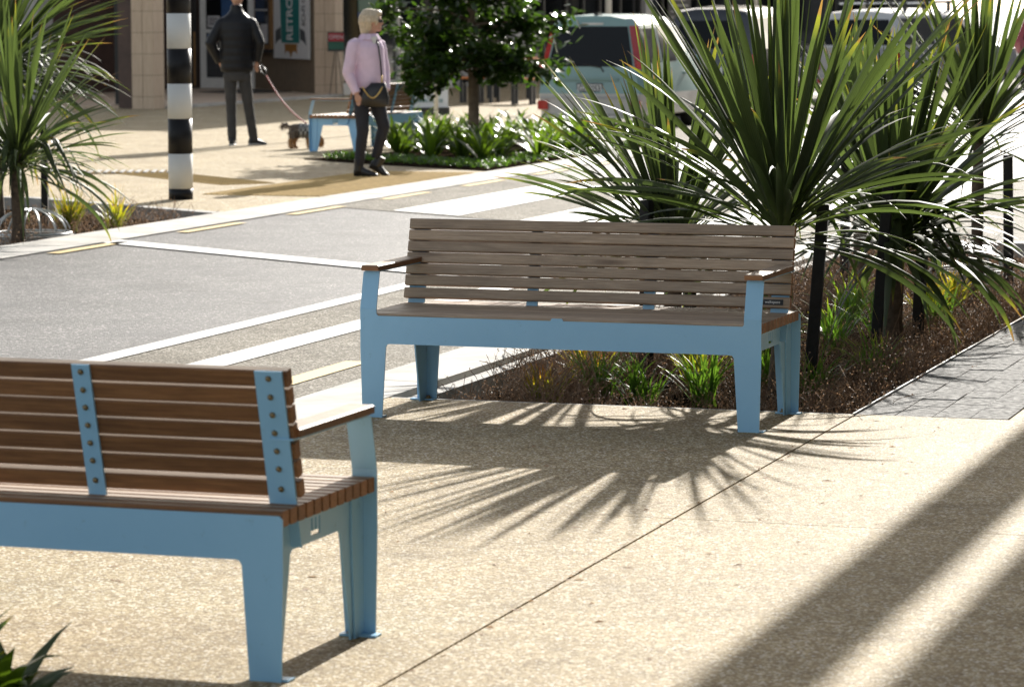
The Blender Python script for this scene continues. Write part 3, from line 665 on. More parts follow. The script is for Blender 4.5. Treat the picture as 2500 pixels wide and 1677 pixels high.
# dome grates
def dome(label, x, y, z, r):
    t = thing('dome_grate', label, 'drain grate', (x, y, z), 0, 'domed drain grates in the planters')
    m = MB().loft([[(q*math.cos(k*PI/14), q*math.sin(k*PI/14), zz) for k in range(28)] for q, zz in ((r*1.05, -.1), (r*1.05, .10), (r*.92, .10), (r*.92, .0))], cap=False); m.build('concrete_ring', 'concrete_grey', t)
    MB().tube([(r*.98*math.cos(k*PI/14), r*.98*math.sin(k*PI/14), .112) for k in range(29)], .010, 6, cap=False).build('rim', 'galvanised', t, True)
    for k in range(14):
        a = k*2*PI/14
        MB().tube([(r*.96*math.cos(s_)*math.cos(a), r*.96*math.cos(s_)*math.sin(a), .112 + r*.62*math.sin(s_)) for s_ in [i*PI/2*.93/6 for i in range(7)]], .0065, 6).build('bar', 'galvanised', t, True)
    MB().tube([(r*.10*math.cos(k*PI/8), r*.10*math.sin(k*PI/8), .112+r*.615) for k in range(17)], .007, 6, cap=False).build('crown_ring', 'galvanised', t, True)
dome('galvanised dome grate in the far left planter', -11.48, 23.1, -.11, .31)
dome('galvanised dome grate on a concrete ring behind the drooping palm', -3.72, 21.25, -.08, .27)
# lilies in the far planter
lil = []
for s_ in range(5):
    rs = random.Random(80+s_); m = MB()
    for i in range(17):
        az = i*2.4 + rs.uniform(-.3, .3); q = leaf_mesh(rs.uniform(.34, .60), rs.uniform(.045, .075), math.radians(rs.uniform(8, 50)), math.radians(rs.uniform(30, 95)), seg=6, base_w=.35, fold=.35)
        c, sn = math.cos(az), math.sin(az)
        m.add([(a*c - b_*sn, a*sn + b_*c, d) for a, b_, d in q.v], q.f, 0, [((k % 3)/2, (k//3)/6) for k in range(len(q.v))])
    lil.append(m.mesh('lily_leaves', ['lily_leaf'], True))
rs = random.Random(9); n_ = 0
for u in range(12):
    for v in range(8):
        y = 34.2 + u*.62 + rs.uniform(-.22, .22); x = -11.5 - v*.45 + rs.uniform(-.18, .18)
        if y < 33.9 + (-11.3 - x)*.92 + .2 or x < -.366*y or (y > 41 and x > -12): continue
        o = put('lily_plant', lil[rs.randrange(5)], None, (x, y, .01), (0, 0, rs.uniform(0, 6)), (rs.uniform(.75, 1.1),)*3)
        tag(o, 'broad-leaved green lily plant in the bed under the glossy tree', 'plant', 'lily plants under the tree')
def litter(label, poly_test, n, seed, x0, x1, y0, y1, z):
    rs = random.Random(seed); m = MB(); k = 0
    while k < n:
        x, y = rs.uniform(x0, x1), rs.uniform(y0, y1)
        if not poly_test(x, y): continue
        k += 1; a = rs.uniform(0, 6.3); l_ = rs.uniform(.03, .08); h = rs.uniform(.0, .05)
        m.add([(x, y, z+h), (x+math.cos(a+.5)*l_*.5, y+math.sin(a+.5)*l_*.5, z+h+rs.uniform(0, .03)), (x+math.cos(a)*l_, y+math.sin(a)*l_, z+h+rs.uniform(0, .05)), (x+math.cos(a-.5)*l_*.5, y+math.sin(a-.5)*l_*.5, z+h)], [(0,1,2,3)], 0, [(0, .3)]*4)
    return tag(m.build('low_ground_cover', 'grass_green', None, False, False), label, None, None, 'stuff')
litter('low silvery green ground cover along the front of the far planter', lambda x, y: y > 33.4 + (-11.1 - x)*.69 and y < 34.3 + (-11.1 - x)*.66, 1500, 12, -13.8, -11.15, 33.4, 37, .012)
litter('low green ground cover along the kerb side of the far planter', lambda x, y: True, 1200, 13, -11.7, -11.15, 34.5, 40, .012)
# glossy tree in the far planter
gt = thing('broadleaf_tree', 'small glossy dark green broadleaf tree in the far planter bed', 'tree', (-12.58, 37.2, 0))
tk = MB(); tk.tube([(0,0,-.05),(.01,0,.4),(.0,.02,.9),(-.03,.02,1.35),(-.02,0,1.8),(0,0,2.6)], [.085,.068,.064,.058,.05,.02], 12)
rs = random.Random(21); tips = []
for i in range(40):
    z0_ = rs.uniform(.95, 2.5); az = i*2.4+rs.uniform(-.4, .4); ln = rs.uniform(.55, 1.15)*(1.0 if z0_ < 1.9 else .7); rise = rs.uniform(-.05, .55)
    if i % 5 == 0: rise = -.15
    pts = [Vector((-.02, .01, z0_))]
    for s_ in (.33, .66, 1.0): pts.append(Vector((math.cos(az)*ln*s_, math.sin(az)*ln*s_, z0_ + rise*ln*s_ - .12*ln*s_*s_)) + Vector((rs.uniform(-.05, .05),)*3))
    tk.tube(pts, [.022, .015, .010, .005], 6)
    for s_ in (.45, .6, .75, .9, 1.0):
        b_ = pts[0].lerp(pts[3], s_); tips.append(b_); tips.append(b_ + Vector((rs.gauss(0, .12), rs.gauss(0, .12), rs.gauss(.02, .09))))
tk.build('trunk', 'bark_tree', gt, True)
lf = MB()
for c in tips:
    for k in range(17):
        az = rs.uniform(0, 2*PI); el = rs.gauss(-.45, .45); l_ = rs.uniform(.10, .165); wd = l_*.25
        o_ = c + Vector((rs.gauss(0, .075), rs.gauss(0, .075), rs.gauss(0, .055)))
        d = Vector((math.cos(az)*math.cos(el), math.sin(az)*math.cos(el), math.sin(el))); sd_ = d.cross(Vector((0, 0, 1))).normalized(); up = sd_.cross(d)
        sd_ = (sd_*math.cos(rs.gauss(0, .4)) + up*math.sin(rs.gauss(0, .4))).normalized(); nn = d.cross(sd_)
        lf.add([o_, o_+d*l_*.35+sd_*wd*.9-nn*wd*.25, o_+d*l_*.35, o_+d*l_*.35-sd_*wd*.9-nn*wd*.25, o_+d*l_*.72+sd_*wd*.8-nn*(wd*.25+.006), o_+d*l_*.72-nn*.006, o_+d*l_*.72-sd_*wd*.8-nn*(wd*.25+.006), o_+d*l_-nn*.018],
               [(0,2,1),(0,3,2),(1,2,5,4),(2,3,6,5),(4,5,7),(5,6,7)], 0, [(0, .3+.5*rs.random())]*8)
tag(lf.build('crown', 'tree_leaf', gt, True, False), None, None, None, 'stuff')

# ------------------------------------------------------------------ far shopfronts
FV = -23.5
fb = thing('shop_building', 'tan tiled shop frontage with pillars and a splayed entry on the far footpath', 'building', (0, 0, 0))
def P(name, mb, mat, par=None, smooth=False): return mb.build(name, mat, par or fb, smooth)
def wallseg(name, a, b_, z0, z1, mat, th=.2, par=None, off=0.0):  # wall between two ground points, thickened away from the viewer side (left of a->b)
    a, b_ = Vector((*a, 0)), Vector((*b_, 0)); d = (b_-a).normalized(); n = Vector((-d.y, d.x, 0))
    a, b_ = a - n*off, b_ - n*off
    return P(name, MB().prism([a.xy, b_.xy, (b_+n*th).xy, (a+n*th).xy], XY, z0, z1), mat, par)
def on(a, b_, s, off):
    a, b_ = Vector((*a, 0)), Vector((*b_, 0)); d = (b_-a).normalized(); n = Vector((-d.y, d.x, 0)); return a + d*s - n*off, math.atan2(d.y, d.x)
# pillar 1 with tiles
def pillar(x0, x1, y0, y1, cols, rowh):
    p = P('pillar', MB().box(x0+.012, x1-.012, y0+.012, y1, 0, 5.2), 'tile_joint')
    wd = (x1-x0)/cols; k = 0; z_ = 0.0; first = .22
    while z_ < 2.3:
        h = first if k == 0 else rowh
        for c in range(cols):
            MB().box(x0+c*wd+.004, x0+(c+1)*wd-.004, y0, y0+.011, z_+.004, z_+h-.004).build('tile', 'tile_travertine', p)
        MB().box(x1-.011, x1, y0+.004, y1-.002, z_+.004, z_+h-.004).build('tile', 'tile_travertine', p)
        z_ += h; k += 1
    return p
pillar(-23.92, -23.50, 52.1, 52.55, 2, .372)
pillar(-23.95, -23.50, 60.9, 61.35, 2, .355)
# wall facing the viewer left of pillar 1
P('wall', MB().box(-24.36, -23.93, 52.5, 53.0, 0, 5.2), 'facade_brown')
P('doorway', MB().box(-24.80, -24.37, 53.3, 53.5, 0, 5.2), 'unlit_black')
P('wall_panel', MB().box(-25.95, -24.81, 52.4, 53.1, .02, 5.2), 'facade_white')
P('wall', MB().box(-30, -25.96, 52.6, 53.2, 0, 5.2), 'facade_grey')
# recessed entry
A_, B_ = (-26.75, 64.55), (-23.96, 61.05)
wallseg('wall', A_, B_, 0, 5.2, 'tile_joint', .25)
for r_ in range(16):                    # brown tile courses on the splayed wall
    for c in range(15):
        ln = 4.476/15; s0 = c*ln; p0, an = on(A_, B_, s0, .012)
        if (c < 13 and c >= 2 and r_*.148 > 1.8): continue
        MB().box(.004, ln-.004, 0, .0115, r_*.148+.003, (r_+1)*.148-.003).build('tile', 'tile_brown', fb); o = fb.children[-1]; o.location = p0; o.rotation_euler = (0, 0, an)
P('floor_tiles', MB().prism([(-23.52, 52.56), (-23.52, 60.89), (-23.96, 61.04), (-26.74, 64.53), (-28.4, 64.58), (-28.4, 52.56)], XY, -.02, .05), 'tile_travertine')
P('step_edge', MB().box(-23.52, -23.30, 52.6, 60.88, -.02, .045), 'concrete')
P('door_mat', MB().prism([(-26.6, 61.2), (-25.3, 60.6), (-24.9, 62.0), (-26.4, 63.6)], XY, .05, .062), 'frame_dark')
P('wall', MB().box(-29.5, -26.76, 64.75, 64.95, 0, 5.2), 'facade_brown')
P('wall', MB().box(-28.6, -28.41, 53, 64.6, 0, 5.2), 'facade_brown')
dr = thing('shop_door', 'white framed glass shop door with paper notices behind the man', 'door', (-28.05, 64.62, .05))
m = MB().box(0, .14, 0, .06, 0, 2.3).box(1.12, 1.26, 0, .06, 0, 2.3).box(.14, 1.12, 0, .06, 0, .22).box(.14, 1.12, 0, .06, 1.18, 1.26).box(.14, 1.12, 0, .06, 2.15, 2.3); m.build('frame', 'frame_white', dr)
MB().box(.14, 1.12, .025, .035, .22, 1.18).build('pane', 'glass_grey', dr); MB().box(.14, 1.12, .025, .035, 1.26, 2.15).build('pane', 'glass_dark', dr)
for x, z_, w_, h_ in ((.18, 1.30, .27, .24),):
    n_ = MB().box(x, x+w_, .010, .018, z_, z_+h_).build('notice', 'paper', dr)
    for k in range(4): MB().box(x+.03, x+w_-.03-.03*(k % 2), .008, .0098, z_+h_-.06-k*.045, z_+h_-.035-k*.045).build('text_line', 'ink', n_)
bp = MB().box(.5, .85, .010, .018, 1.40, 1.95).build('poster', 'sign_blue', dr)
MB().box(.17, .32, .010, .018, 0.95, 1.15).build('sticker', 'sign_blue', dr)
MB().box(-.30, -.04, -.12, -.06, .0, 2.2).build('side_frame', 'frame_dark', dr); MB().box(-.30, -.20, -.13, -.121, 1.5, 2.0).build('side_sticker', 'sign_teal', dr)
MB().box(-.10, -.05, -.13, -.121, .05, 1.2).build('timber_trim', 'frame_wood', dr)
# display case on splay wall
def onwall(s, off=.02): return on(A_, B_, s, off)
p0, an = onwall(.25, .10)
dc = thing('display_window', 'timber framed display window beside the shop sign', 'window', (*p0.xy, 0), an)
MB().box(0, 1.28, .02, .08, .90, 2.5).build('frame', 'frame_wood', dc); MB().box(.0, 1.28, -.03, .02, .82, .90).build('sill', 'frame_dark', dc)
MB().box(.10, 1.10, .005, .018, 1.0, 2.4).build('pane', 'glass_grey', dc)
MB().box(.55, 1.05, -.002, .004, 1.02, 1.42).build('notice', 'paper', dc); MB().box(.12, 1.05, -.002, .004, 1.70, 1.73).build('shelf', 'frame_white', dc)
# shop sign board with the rocket
p0, an = onwall(1.62, .055)
sg = thing('shop_sign', 'white sign board with teal rocket and lettering RETROS on the splayed wall', 'sign', (*p0.xy, 0), an)
MB().box(0, 2.52, 0, .03, .72, 3.0).build('board', 'sign_white', sg)
def flat(name, pts, mat, y0=-.006, y1=-.001): return MB().prism(pts, XZ, y0, y1).build(name, mat, sg)
WX = 2.52/590     # sign board px -> metres (sign measured from its left edge)
fx = lambda px: (px-1075)*2.52/605; fz = lambda py: .72 + (857-py)*(.0 + 1.005/ 857*1.0)
Q = lambda *pts: [(fx(a), fz(b_)) for a, b_ in pts]
flat('rocket_body', Q((1195, -500), (1520, -500), (1520, 580), (1220, 580), (1205, 200)), 'sign_teal')
flat('rocket_fin', Q((1200, 305), (1115, 370), (1108, 615), (1140, 560), (1180, 530), (1208, 515)), 'sign_grey'); flat('rocket_fin', Q((1535, 320), (1612, 375), (1637, 615), (1600, 560), (1560, 530), (1535, 520)), 'sign_grey')
flat('rocket_flame', Q((1268, 600), (1480, 600), (1475, 690), (1485, 775), (1460, 730), (1425, 722), (1395, 750), (1375, 835), (1355, 750), (1325, 722), (1290, 735), (1270, 780), (1275, 690)), 'sign_orange')
text('lettering', 'RETROS', .60, 'sign_white', sg, (fx(1365), -.008, fz(545)), (PI/2, -PI/2, 0), .002, .47, 'LEFT', .012)
text('lettering', 'SCI-FI C', .34, 'sign_grey', sg, (fx(1595), -.004, fz(285)), (PI/2, -PI/2, 0), .002, .5, 'LEFT', .004)
# frontage beyond pillar 2: glazing bays with mullions and white posts
def bay(y0, y1, par, glass, muls, frame, riser=.2, rmat='tile_travertine', deep=3.0):
    MB().box(FV-.25, FV-.02, y0, y1, 0, riser).build('stall_riser', rmat, par)
    nb = len(muls)+1; ed = [y0]+[y0+(y1-y0)*q for q in muls]+[y1]
    for a, b_ in zip(ed[:-1], ed[1:]):
        MB().box(FV-.14, FV-.12, a+.05, b_-.05, riser+.05, 2.7).build('pane', glass, par)  # near-black pane colour carries the darkness of the unlit interior
    for a in ed: MB().box(FV-.18, FV-.06, a-.05, a+.05, riser, 2.8).build('mullion', frame, par)
    MB().box(FV-.18, FV-.06, y0, y1, riser+.001, riser+.05).build('sill', frame, par); MB().box(FV-.18, FV-.06, y0, y1, 2.7, 2.8).build('head', frame, par)
    MB().box(FV-deep-.2, FV-deep, y0, y1, 0, 3.4).build('back_wall', 'unlit_black', par)
bay(61.40, 68.2, fb, 'glass_shop', (.5,), 'frame_white', .19, 'frame_white', .27)
MB().box(FV-.115, FV-.105, 62.5, 63.6, 1.68, 2.3).build('window_sticker', 'sign_green', fb); MB().box(FV-.115, FV-.105, 62.5, 63.6, 1.55, 1.67).build('window_sticker', 'sign_blue', fb)
P('upper_wall', MB().box(FV-.4, FV, 52.0, 68.4, 5.21, 7), 'facade_white')
P('fascia', MB().box(FV-.2, FV, 61.4, 68.4, 2.81, 5.2), 'facade_white')
fb2 = thing('shop_building', 'dark glazed row of shops with white posts behind the parked van', 'building', (0, 0, 0))
P('wall', MB().box(FV-.3, FV-.03, 68.42, 72.4, 0, 3.4), 'facade_grey', fb2)
bay(73.2, 83.6, fb2, 'glass_dark', (.18, .36, .5, .64, .82), 'frame_dark')
bay(84.5, 96.0, fb2, 'glass_dark', (.12, .3, .45, .6, .8), 'frame_dark', .5, 'facade_grey'); bay(96.4, 125, fb2, 'glass_dark', (.2, .4, .6, .8), 'frame_dark', .5, 'facade_grey')
for y in (72.5, 83.7): P('pillar', MB().box(FV-.4, FV+.06, y, y+.62, 0, 3.4), 'facade_white', fb2)
pz = MB().box(FV-.04, FV+.0, 86.2, 88.6, 1.15, 2.6).build('menu_board', 'ink', fb2)
for k in range(7): MB().box(FV+.001, FV+.004, 86.5, 88.3-.3*(k % 3), 1.3+k*.16, 1.34+k*.16).build('text_line', 'paper', pz)
P('upper_wall', MB().box(-30, FV, 68.42, 150, 3.41, 9), 'facade_grey', fb2)
eb = thing('end_building', 'pale grey building closing the far end of the street', 'building', (0, 0, 0))
MB().box(-23, 25, 150, 156, 0, 9).build('wall', 'facade_grey', eb)
for i in range(9): MB().box(-21+i*4, -18.6+i*4, 149.9, 149.99, .6, 2.6).build('window', 'glass_dark', eb)
for i in range(9): MB().box(-21+i*4, -18.6+i*4, 149.9, 149.99, 4.2, 6.4).build('window', 'glass_dark', eb)
yb = tag(MB().tube([(-13.9, 88, 0), (-13.9, 88, 3.5)], .09, 12).build('yellow_post', 'yellow_paint', None, True), 'yellow post near the red car at the top right', 'post')
# verandahs
va = thing('verandah', 'street verandah along the far shops', 'verandah', (0, 0, 0))
MB().box(FV+.01, -19.1, 57, 150, 5.9, 6.1).build('roof', 'facade_white', va); MB().box(-19.09, -18.9, 57, 150, 5.75, 6.25).build('fascia', 'facade_white', va)
for y in (66, 79, 92): MB().tube([(-19.3, y, 0), (-19.3, y, 5.9)], .07, 12).build('post', 'pole_white', va, True)
vb = thing('verandah', 'street verandah over the near footpath casting the striped shade', 'verandah', (0, 0, 0))
MB().box(-1.66, 3.9, -4, 160, 4.85, 5.0).build('roof', 'facade_white', vb); MB().box(-2.15, -1.80, -4, 160, 4.82, 5.1).build('gutter_beam', 'facade_white', vb)
for i in range(3): MB().box(-1.795, -1.665, 12.0+i*17, 12.03+i*17, 4.88, 4.98).build('bracket', 'frame_dark', vb)
MB().box(3.905, 4.4, -4, 170, 0, 8).build('shop_wall', 'facade_grey', vb)  # unseen wall, lengthened so the van's side reflects it instead of bright sky
for i in range(26): MB().box(3.86, 3.904, -2+i*6.4, 2.6+i*6.4, .5, 2.9).build('shop_window', 'glass_shop', vb)

# ------------------------------------------------------------------ street furniture across the road
ab = thing('sandwich_board', 'white sandwich board with an orange flower beside the distant bench', 'sign', (-18.0, 50.9, 0), .33)
for s_ in (0, 1):
    f = [(-.32, 0), (.32, 0)]; y0 = -.25 if s_ == 0 else .25
    MB().loft([[(-.33, y0, .12), (.33, y0, .12), (.33, y0+.02, .12), (-.33, y0+.02, .12)], [(-.33, y0*.12, 1.0), (.33, y0*.12, 1.0), (.33, y0*.12+.02, 1.0), (-.33, y0*.12+.02, 1.0)]]).build('panel', 'sign_white', ab)
MB().box(-.36, .36, -.30, .30, 0, .12).build('base', 'frame_dark', ab)
def onab(name, pts, mat):
    return MB().prism(pts, lambda p, t: (p[0], -.25+(p[1]-.12)/.88*.22 - t, p[1]), .004, .008).build(name, mat, ab)
onab('flower_print', [(-.16+.09*(1 if k % 2 == 0 else .6)*math.cos(k*PI/6), .80+.09*(1 if k % 2 == 0 else .6)*math.sin(k*PI/6)) for k in range(12)], 'orange_top')
onab('teal_print', [(-.02, .62), (.26, .62), (.26, .86), (.10, .88), (-.02, .78)], 'sign_teal')
text('lettering', 'space.co.nz', .11, 'sign_teal', ab, (.0, -.245, .24), (PI/2-.24, 0, 0), .002)
es = thing('open_sign_stand', 'small red and green OPEN sign on thin wire legs by the pillar', 'sign', (-23.25, 60.3, 0), .38)
for a, b_ in ((-.14, -.02), (.14, .02)): MB().tube([(a, 0, 0), (b_, 0, .95)], .008, 6).build('leg', 'frame_dark', es)
MB().tube([(0, .25, 0), (0, 0, .95)], .008, 6).build('leg', 'frame_dark', es)
MB().box(-.17, .17, -.02, .02, .90, 1.28).build('board', 'frame_dark', es); MB().box(-.15, .15, -.03, -.021, 1.10, 1.26).build('red_panel', 'sign_red', es); MB().box(-.15, .15, -.03, -.021, .94, 1.08).build('green_panel', 'sign_green', es)
text('lettering', 'OPEN', .11, 'paper', es, (0, -.032, 1.18), (PI/2, 0, 0), .001)
def table(label, x, y, w_, d_, h, rz, cat, name, group):
    t = thing(name, label, cat, (x, y, 0), rz, group)
    for k in range(4): MB().box(-w_/2, w_/2, -d_/2+k*d_/4+.005, -d_/2+(k+1)*d_/4-.005, h-.035, h).build('slat', 'orange_top', t)
    for sx in (-1, 1):
        for sy in (-1, 1): MB().box(sx*(w_/2-.06)-.03, sx*(w_/2-.06)+.03, sy*(d_/2-.06)-.03, sy*(d_/2-.06)+.03, 0, h-.036).build('leg', 'black_plastic', t)
    MB().box(-w_/2+.03, w_/2-.03, -.03, .03, h-.10, h-.037).build('rail', 'black_plastic', t)
    return t
table('orange slatted outdoor table on black legs seen through the tree', -18.55, 57.6, 1.1, .75, .80, .1, 'table', 'outdoor_table', 'orange cafe furniture')
table('orange slatted stool bench left of the outdoor table', -19.4, 57.3, .45, .40, .48, .1, 'stool', 'outdoor_stool', 'orange cafe furniture')
table('orange slatted stool bench right of the outdoor table', -18.1, 56.4, .45, .40, .48, .1, 'stool', 'outdoor_stool', 'orange cafe furniture')
table('orange slatted table further along by the shop window', -19.6, 60.3, .9, .7, .80, .1, 'table', 'outdoor_table', 'orange cafe furniture')

# ------------------------------------------------------------------ vehicles (rear at local y=0, nose towards +y)
def car(name, label, cat, loc, rz, st, paint_, lower, glass='glass_dark', windows=(), rearwin=None, lamps=None, wheels=(), wr=.30, halfw=.8, ncap=None, lower_rows=(0,)):
    t = thing(name, label, cat, loc, rz, 'vehicles parked across the road')
    def ringp(s):
        y, hw, zs = s['y'], s['w'], s['z']     # hw: sill, mid, belt, top ; zs: sill, mid, belt, top, roof
        half = [(hw[0], zs[0]), (hw[1], zs[1]), (hw[2], zs[2]), (hw[3], zs[3]), (hw[3]*.86, zs[3]+(zs[4]-zs[3])*.7), (hw[3]*.45, zs[4])]
        off = s.get('o', (0,)*6)
        return [(-x, y+off[i], z_) for i, (x, z_) in enumerate(half)] + [(x, y+off[5-i], z_) for i, (x, z_) in enumerate(half[::-1])]
    rings = [ringp(s) for s in st]; n = 12
    body = MB(); low = MB()
    for k in range(len(rings)-1):
        for i in range(n-1):
            tgt = low if (i in lower_rows or (n-2-i) in lower_rows) else body
            tgt.add([rings[k][i], rings[k][i+1], rings[k+1][i+1], rings[k+1][i]], [(0,1,2,3)])
        low.add([rings[k][0], rings[k][-1], rings[k+1][-1], rings[k+1][0]], [(0,1,2,3)])
    for rg in (rings[0], rings[-1]):
        for i in range(5):
            (low if i in lower_rows else body).add([rg[i], rg[i+1], rg[n-2-i], rg[n-1-i]], [(0,1,2,3)])
    for mbx, nm, mt in ((body, 'body', paint_), (low, 'lower_body', lower)):
        o = mbx.build(nm, mt, t)
        bm = bmesh.new(); bm.from_mesh(o.data); bmesh.ops.remove_doubles(bm, verts=bm.verts, dist=.001); bmesh.ops.recalc_face_normals(bm, faces=bm.faces)
        for f in bm.faces: f.smooth = True
        bm.to_mesh(o.data); bm.free()
        sb = o.modifiers.new('b', 'BEVEL'); sb.width = .025; sb.segments = 2; sb.limit_method = 'ANGLE'; sb.angle_limit = math.radians(22)
        o.modifiers.new('wn', 'WEIGHTED_NORMAL')
    def panel(nm, quad, mat, inset=.06, out=.008):
        q = [Vector(p) for p in quad]; c = sum(q, Vector())/4; nn = (q[1]-q[0]).cross(q[3]-q[0]).normalized()
        if nn.dot(c - Vector((0, c.y if abs(nn.y) < .8 else sum(s['y'] for s in st)/len(st), .8))) < 0: nn = -nn
        if isinstance(inset, tuple): ih, iv = inset
        else: ih = iv = inset
        def lerp2(u, v): return (q[0]*(1-u)+q[1]*u)*(1-v) + (q[3]*(1-u)+q[2]*u)*v
        pts = [lerp2(ih, iv), lerp2(1-ih, iv), lerp2(1-ih, 1-iv), lerp2(ih, 1-iv)]
        m_ = MB(); m_.loft([[p - nn*.004 for p in pts], [p + nn*out for p in pts]]); o = m_.build(nm, mat, t); bevel(o, .003, 1); return o
    for k, rows, mat in windows:            # side windows between stations k and k+1 on both sides / windscreen rows
        for i in rows:
            panel('window' if i in (2, 8) else 'windscreen', [rings[k][i], rings[k+1][i], rings[k+1][i+1], rings[k][i+1]], mat, (.07, .08))
    if rearwin:
        i0, i1, ins = rearwin; rg = rings[0]
        panel('rear_window', [rg[i0], rg[n-1-i0], rg[n-1-i1], rg[i1]], glass, ins, .010)
    for y, side_w in wheels:
        for sx in (-1, 1):
            xo = sx*side_w
            wh = put('wheel', None, t, (xo, y, wr)); wh.empty_display_size = .1
            prof = [(wr*.62, .085), (wr*.9, .10), (wr, .07), (wr, -.07), (wr*.9, -.10), (wr*.62, -.085)]
            MB().loft([[(x_, r_*math.cos(k*PI/12), r_*math.sin(k*PI/12)) for k in range(24)] for r_, x_ in prof], cap=False).build('tyre', 'tyre', wh, True)
            MB().loft([[(x_*sx, r_*math.cos(k*PI/10), r_*math.sin(k*PI/10)) for k in range(20)] for r_, x_ in ((wr*.63, .07), (wr*.58, .05), (wr*.25, .075), (.02, .08))], cap=True).build('rim', 'rim', wh, True)
    return t, rings, panel
def S(y, w_, z_, o=(0,)*6): return {'y': y, 'w': w_, 'z': z_, 'o': o}
# pale blue-green van
st = [S(0.0, (.70, .76, .66, .54), (.24, .55, .92, 1.53, 1.66), (-.02, -.05, .0, .12, .16, .18)), S(.16, (.80, .825, .775, .645), (.22, .54, .93, 1.53, 1.67), (0, 0, .0, .10, .12, .14)),
      S(1.05, (.81, .83, .79, .665), (.22, .54, .94, 1.54, 1.69)), S(1.95, (.81, .83, .79, .665), (.22, .54, .95, 1.53, 1.68)), S(2.35, (.81, .83, .785, .64), (.22, .54, .96, 1.48, 1.61)),
      S(3.05, (.80, .82, .76, .70), (.22, .54, .98, 1.03, 1.05)), S(3.75, (.70, .72, .60, .55), (.24, .50, .74, .78, .80))]
van, vr, vpanel = car('parked_van', 'pale blue-green compact van seen from behind with plate GZQ253', 'van', (-13.43, 45.0, -.03), 0, st, 'van_paint', 'van_lower_reflect', windows=[(1, (2, 8), 'glass_dark'), (2, (2, 8), 'glass_dark'), (4, (3, 4, 5, 6, 7), 'glass_dark')],
                      rearwin=(2, 3, (.015, .03)), wheels=((.62, .70), (2.95, .70)), wr=.29)
for sx in (0, 1):
    i = 2 if sx == 0 else 8
    o = vpanel('tail_lamp', [vr[0][i], vr[1][i], vr[1][i+1], vr[0][i+1]], 'lamp_red', (.05, .02), .014)
    cx = -1 if sx == 0 else 1
    MB().box(cx*.735-.045, cx*.735+.045, -.012, .02, .90, 1.02).build('indicator', 'lamp_red', van)
    MB().box(cx*.70-.075, cx*.70+.075, -.075, -.03, .32, .45).build('reflector', 'lamp_red', van)
MB().box(-.44, .44, -.028, -.010, .50, .76).build('plate_recess', 'van_paint', van); MB().box(-.42, .42, -.05, -.029, .745, .785).build('plate_light_bar', 'van_paint', van)
npz = MB().box(-.195, .195, -.042, -.0285, .535, .70).build('number_plate', 'ink', van); MB().box(-.18, .18, -.046, -.0421, .55, .685).build('plate_face', 'plate_white', npz)
text('lettering', 'GZQ253', .135, 'ink', npz, (0, -.048, .617), (PI/2, 0, 0), .001, .66, 'CENTER', .003)
MB().box(-.16, .16, .115, .135, 1.535, 1.565).build('brake_light', 'lamp_clear', van)
MB().box(-.03, .03, .30, .50, 1.672, 1.71).build('aerial_base', 'frame_dark', van)
MB().tube([(.20, -.005, .86), (.16, -.014, .93), (-.35, .03, 1.0)], .012, 6).build('rear_wiper', 'black_plastic', van)
MB().box(-.72, .72, -.095, .04, .20, .24).build('bumper_lip', 'van_lower_reflect', van); MB().box(-.735, .735, -.062, -.03, .48, .515).build('bumper_line', 'silver_paint', van)
for y in (1.2, 2.15): MB().box(.80, .83, y, y+.17, .80, .83).build('door_handle', 'van_paint', van)
MB().ell((.93, 2.6, 1.02), (.08, .05, .06)).build('door_mirror', 'van_paint', van, True)
MB().box(-.35, .35, .0, .1, .10, .2).build('underside', 'tyre', van)
# silver pickup with canopy
th = -.29
st = [S(0.0, (.80, .86, .84, .66), (.42, .72, 1.06, 1.60, 1.70), (0, 0, 0, .14, .16, .18)), S(.10, (.86, .90, .87, .70), (.40, .72, 1.06, 1.62, 1.72), (0, 0, 0, .14, .14, .14)),
      S(1.5, (.86, .90, .87, .72), (.40, .72, 1.06, 1.64, 1.76)), S(2.55, (.86, .90, .87, .72), (.40, .72, 1.06, 1.62, 1.75)), S(3.05, (.86, .90, .86, .68), (.40, .72, 1.07, 1.52, 1.63)),
      S(3.75, (.86, .90, .84, .78), (.40, .72, 1.08, 1.13, 1.16)), S(4.85, (.84, .88, .78, .70), (.42, .72, 1.00, 1.04, 1.06)), S(5.05, (.78, .82, .70, .60), (.45, .70, .88, .92, .94))]
rc = Vector((-11.3, 57.0, 0)); rdir = Vector((math.cos(th), math.sin(th), 0))
ute, ur, up_ = car('pickup_truck', 'silver pickup truck with white canopy and roof racks behind the right-hand palms', 'truck', tuple(rc - rdir*.88 + Vector((0, 0, -.03))), th, st, 'white_car', 'silver_paint', windows=[(1, (2, 8), 'glass_grey'), (2, (2, 8), 'glass_grey'), (3, (2, 8), 'glass_dark'), (4, (3, 4, 5, 6, 7), 'glass_dark')],
                   rearwin=(2, 3, (.06, .08)), wheels=((.95, .78), (4.05, .78)), wr=.36, lower_rows=(0, 1))
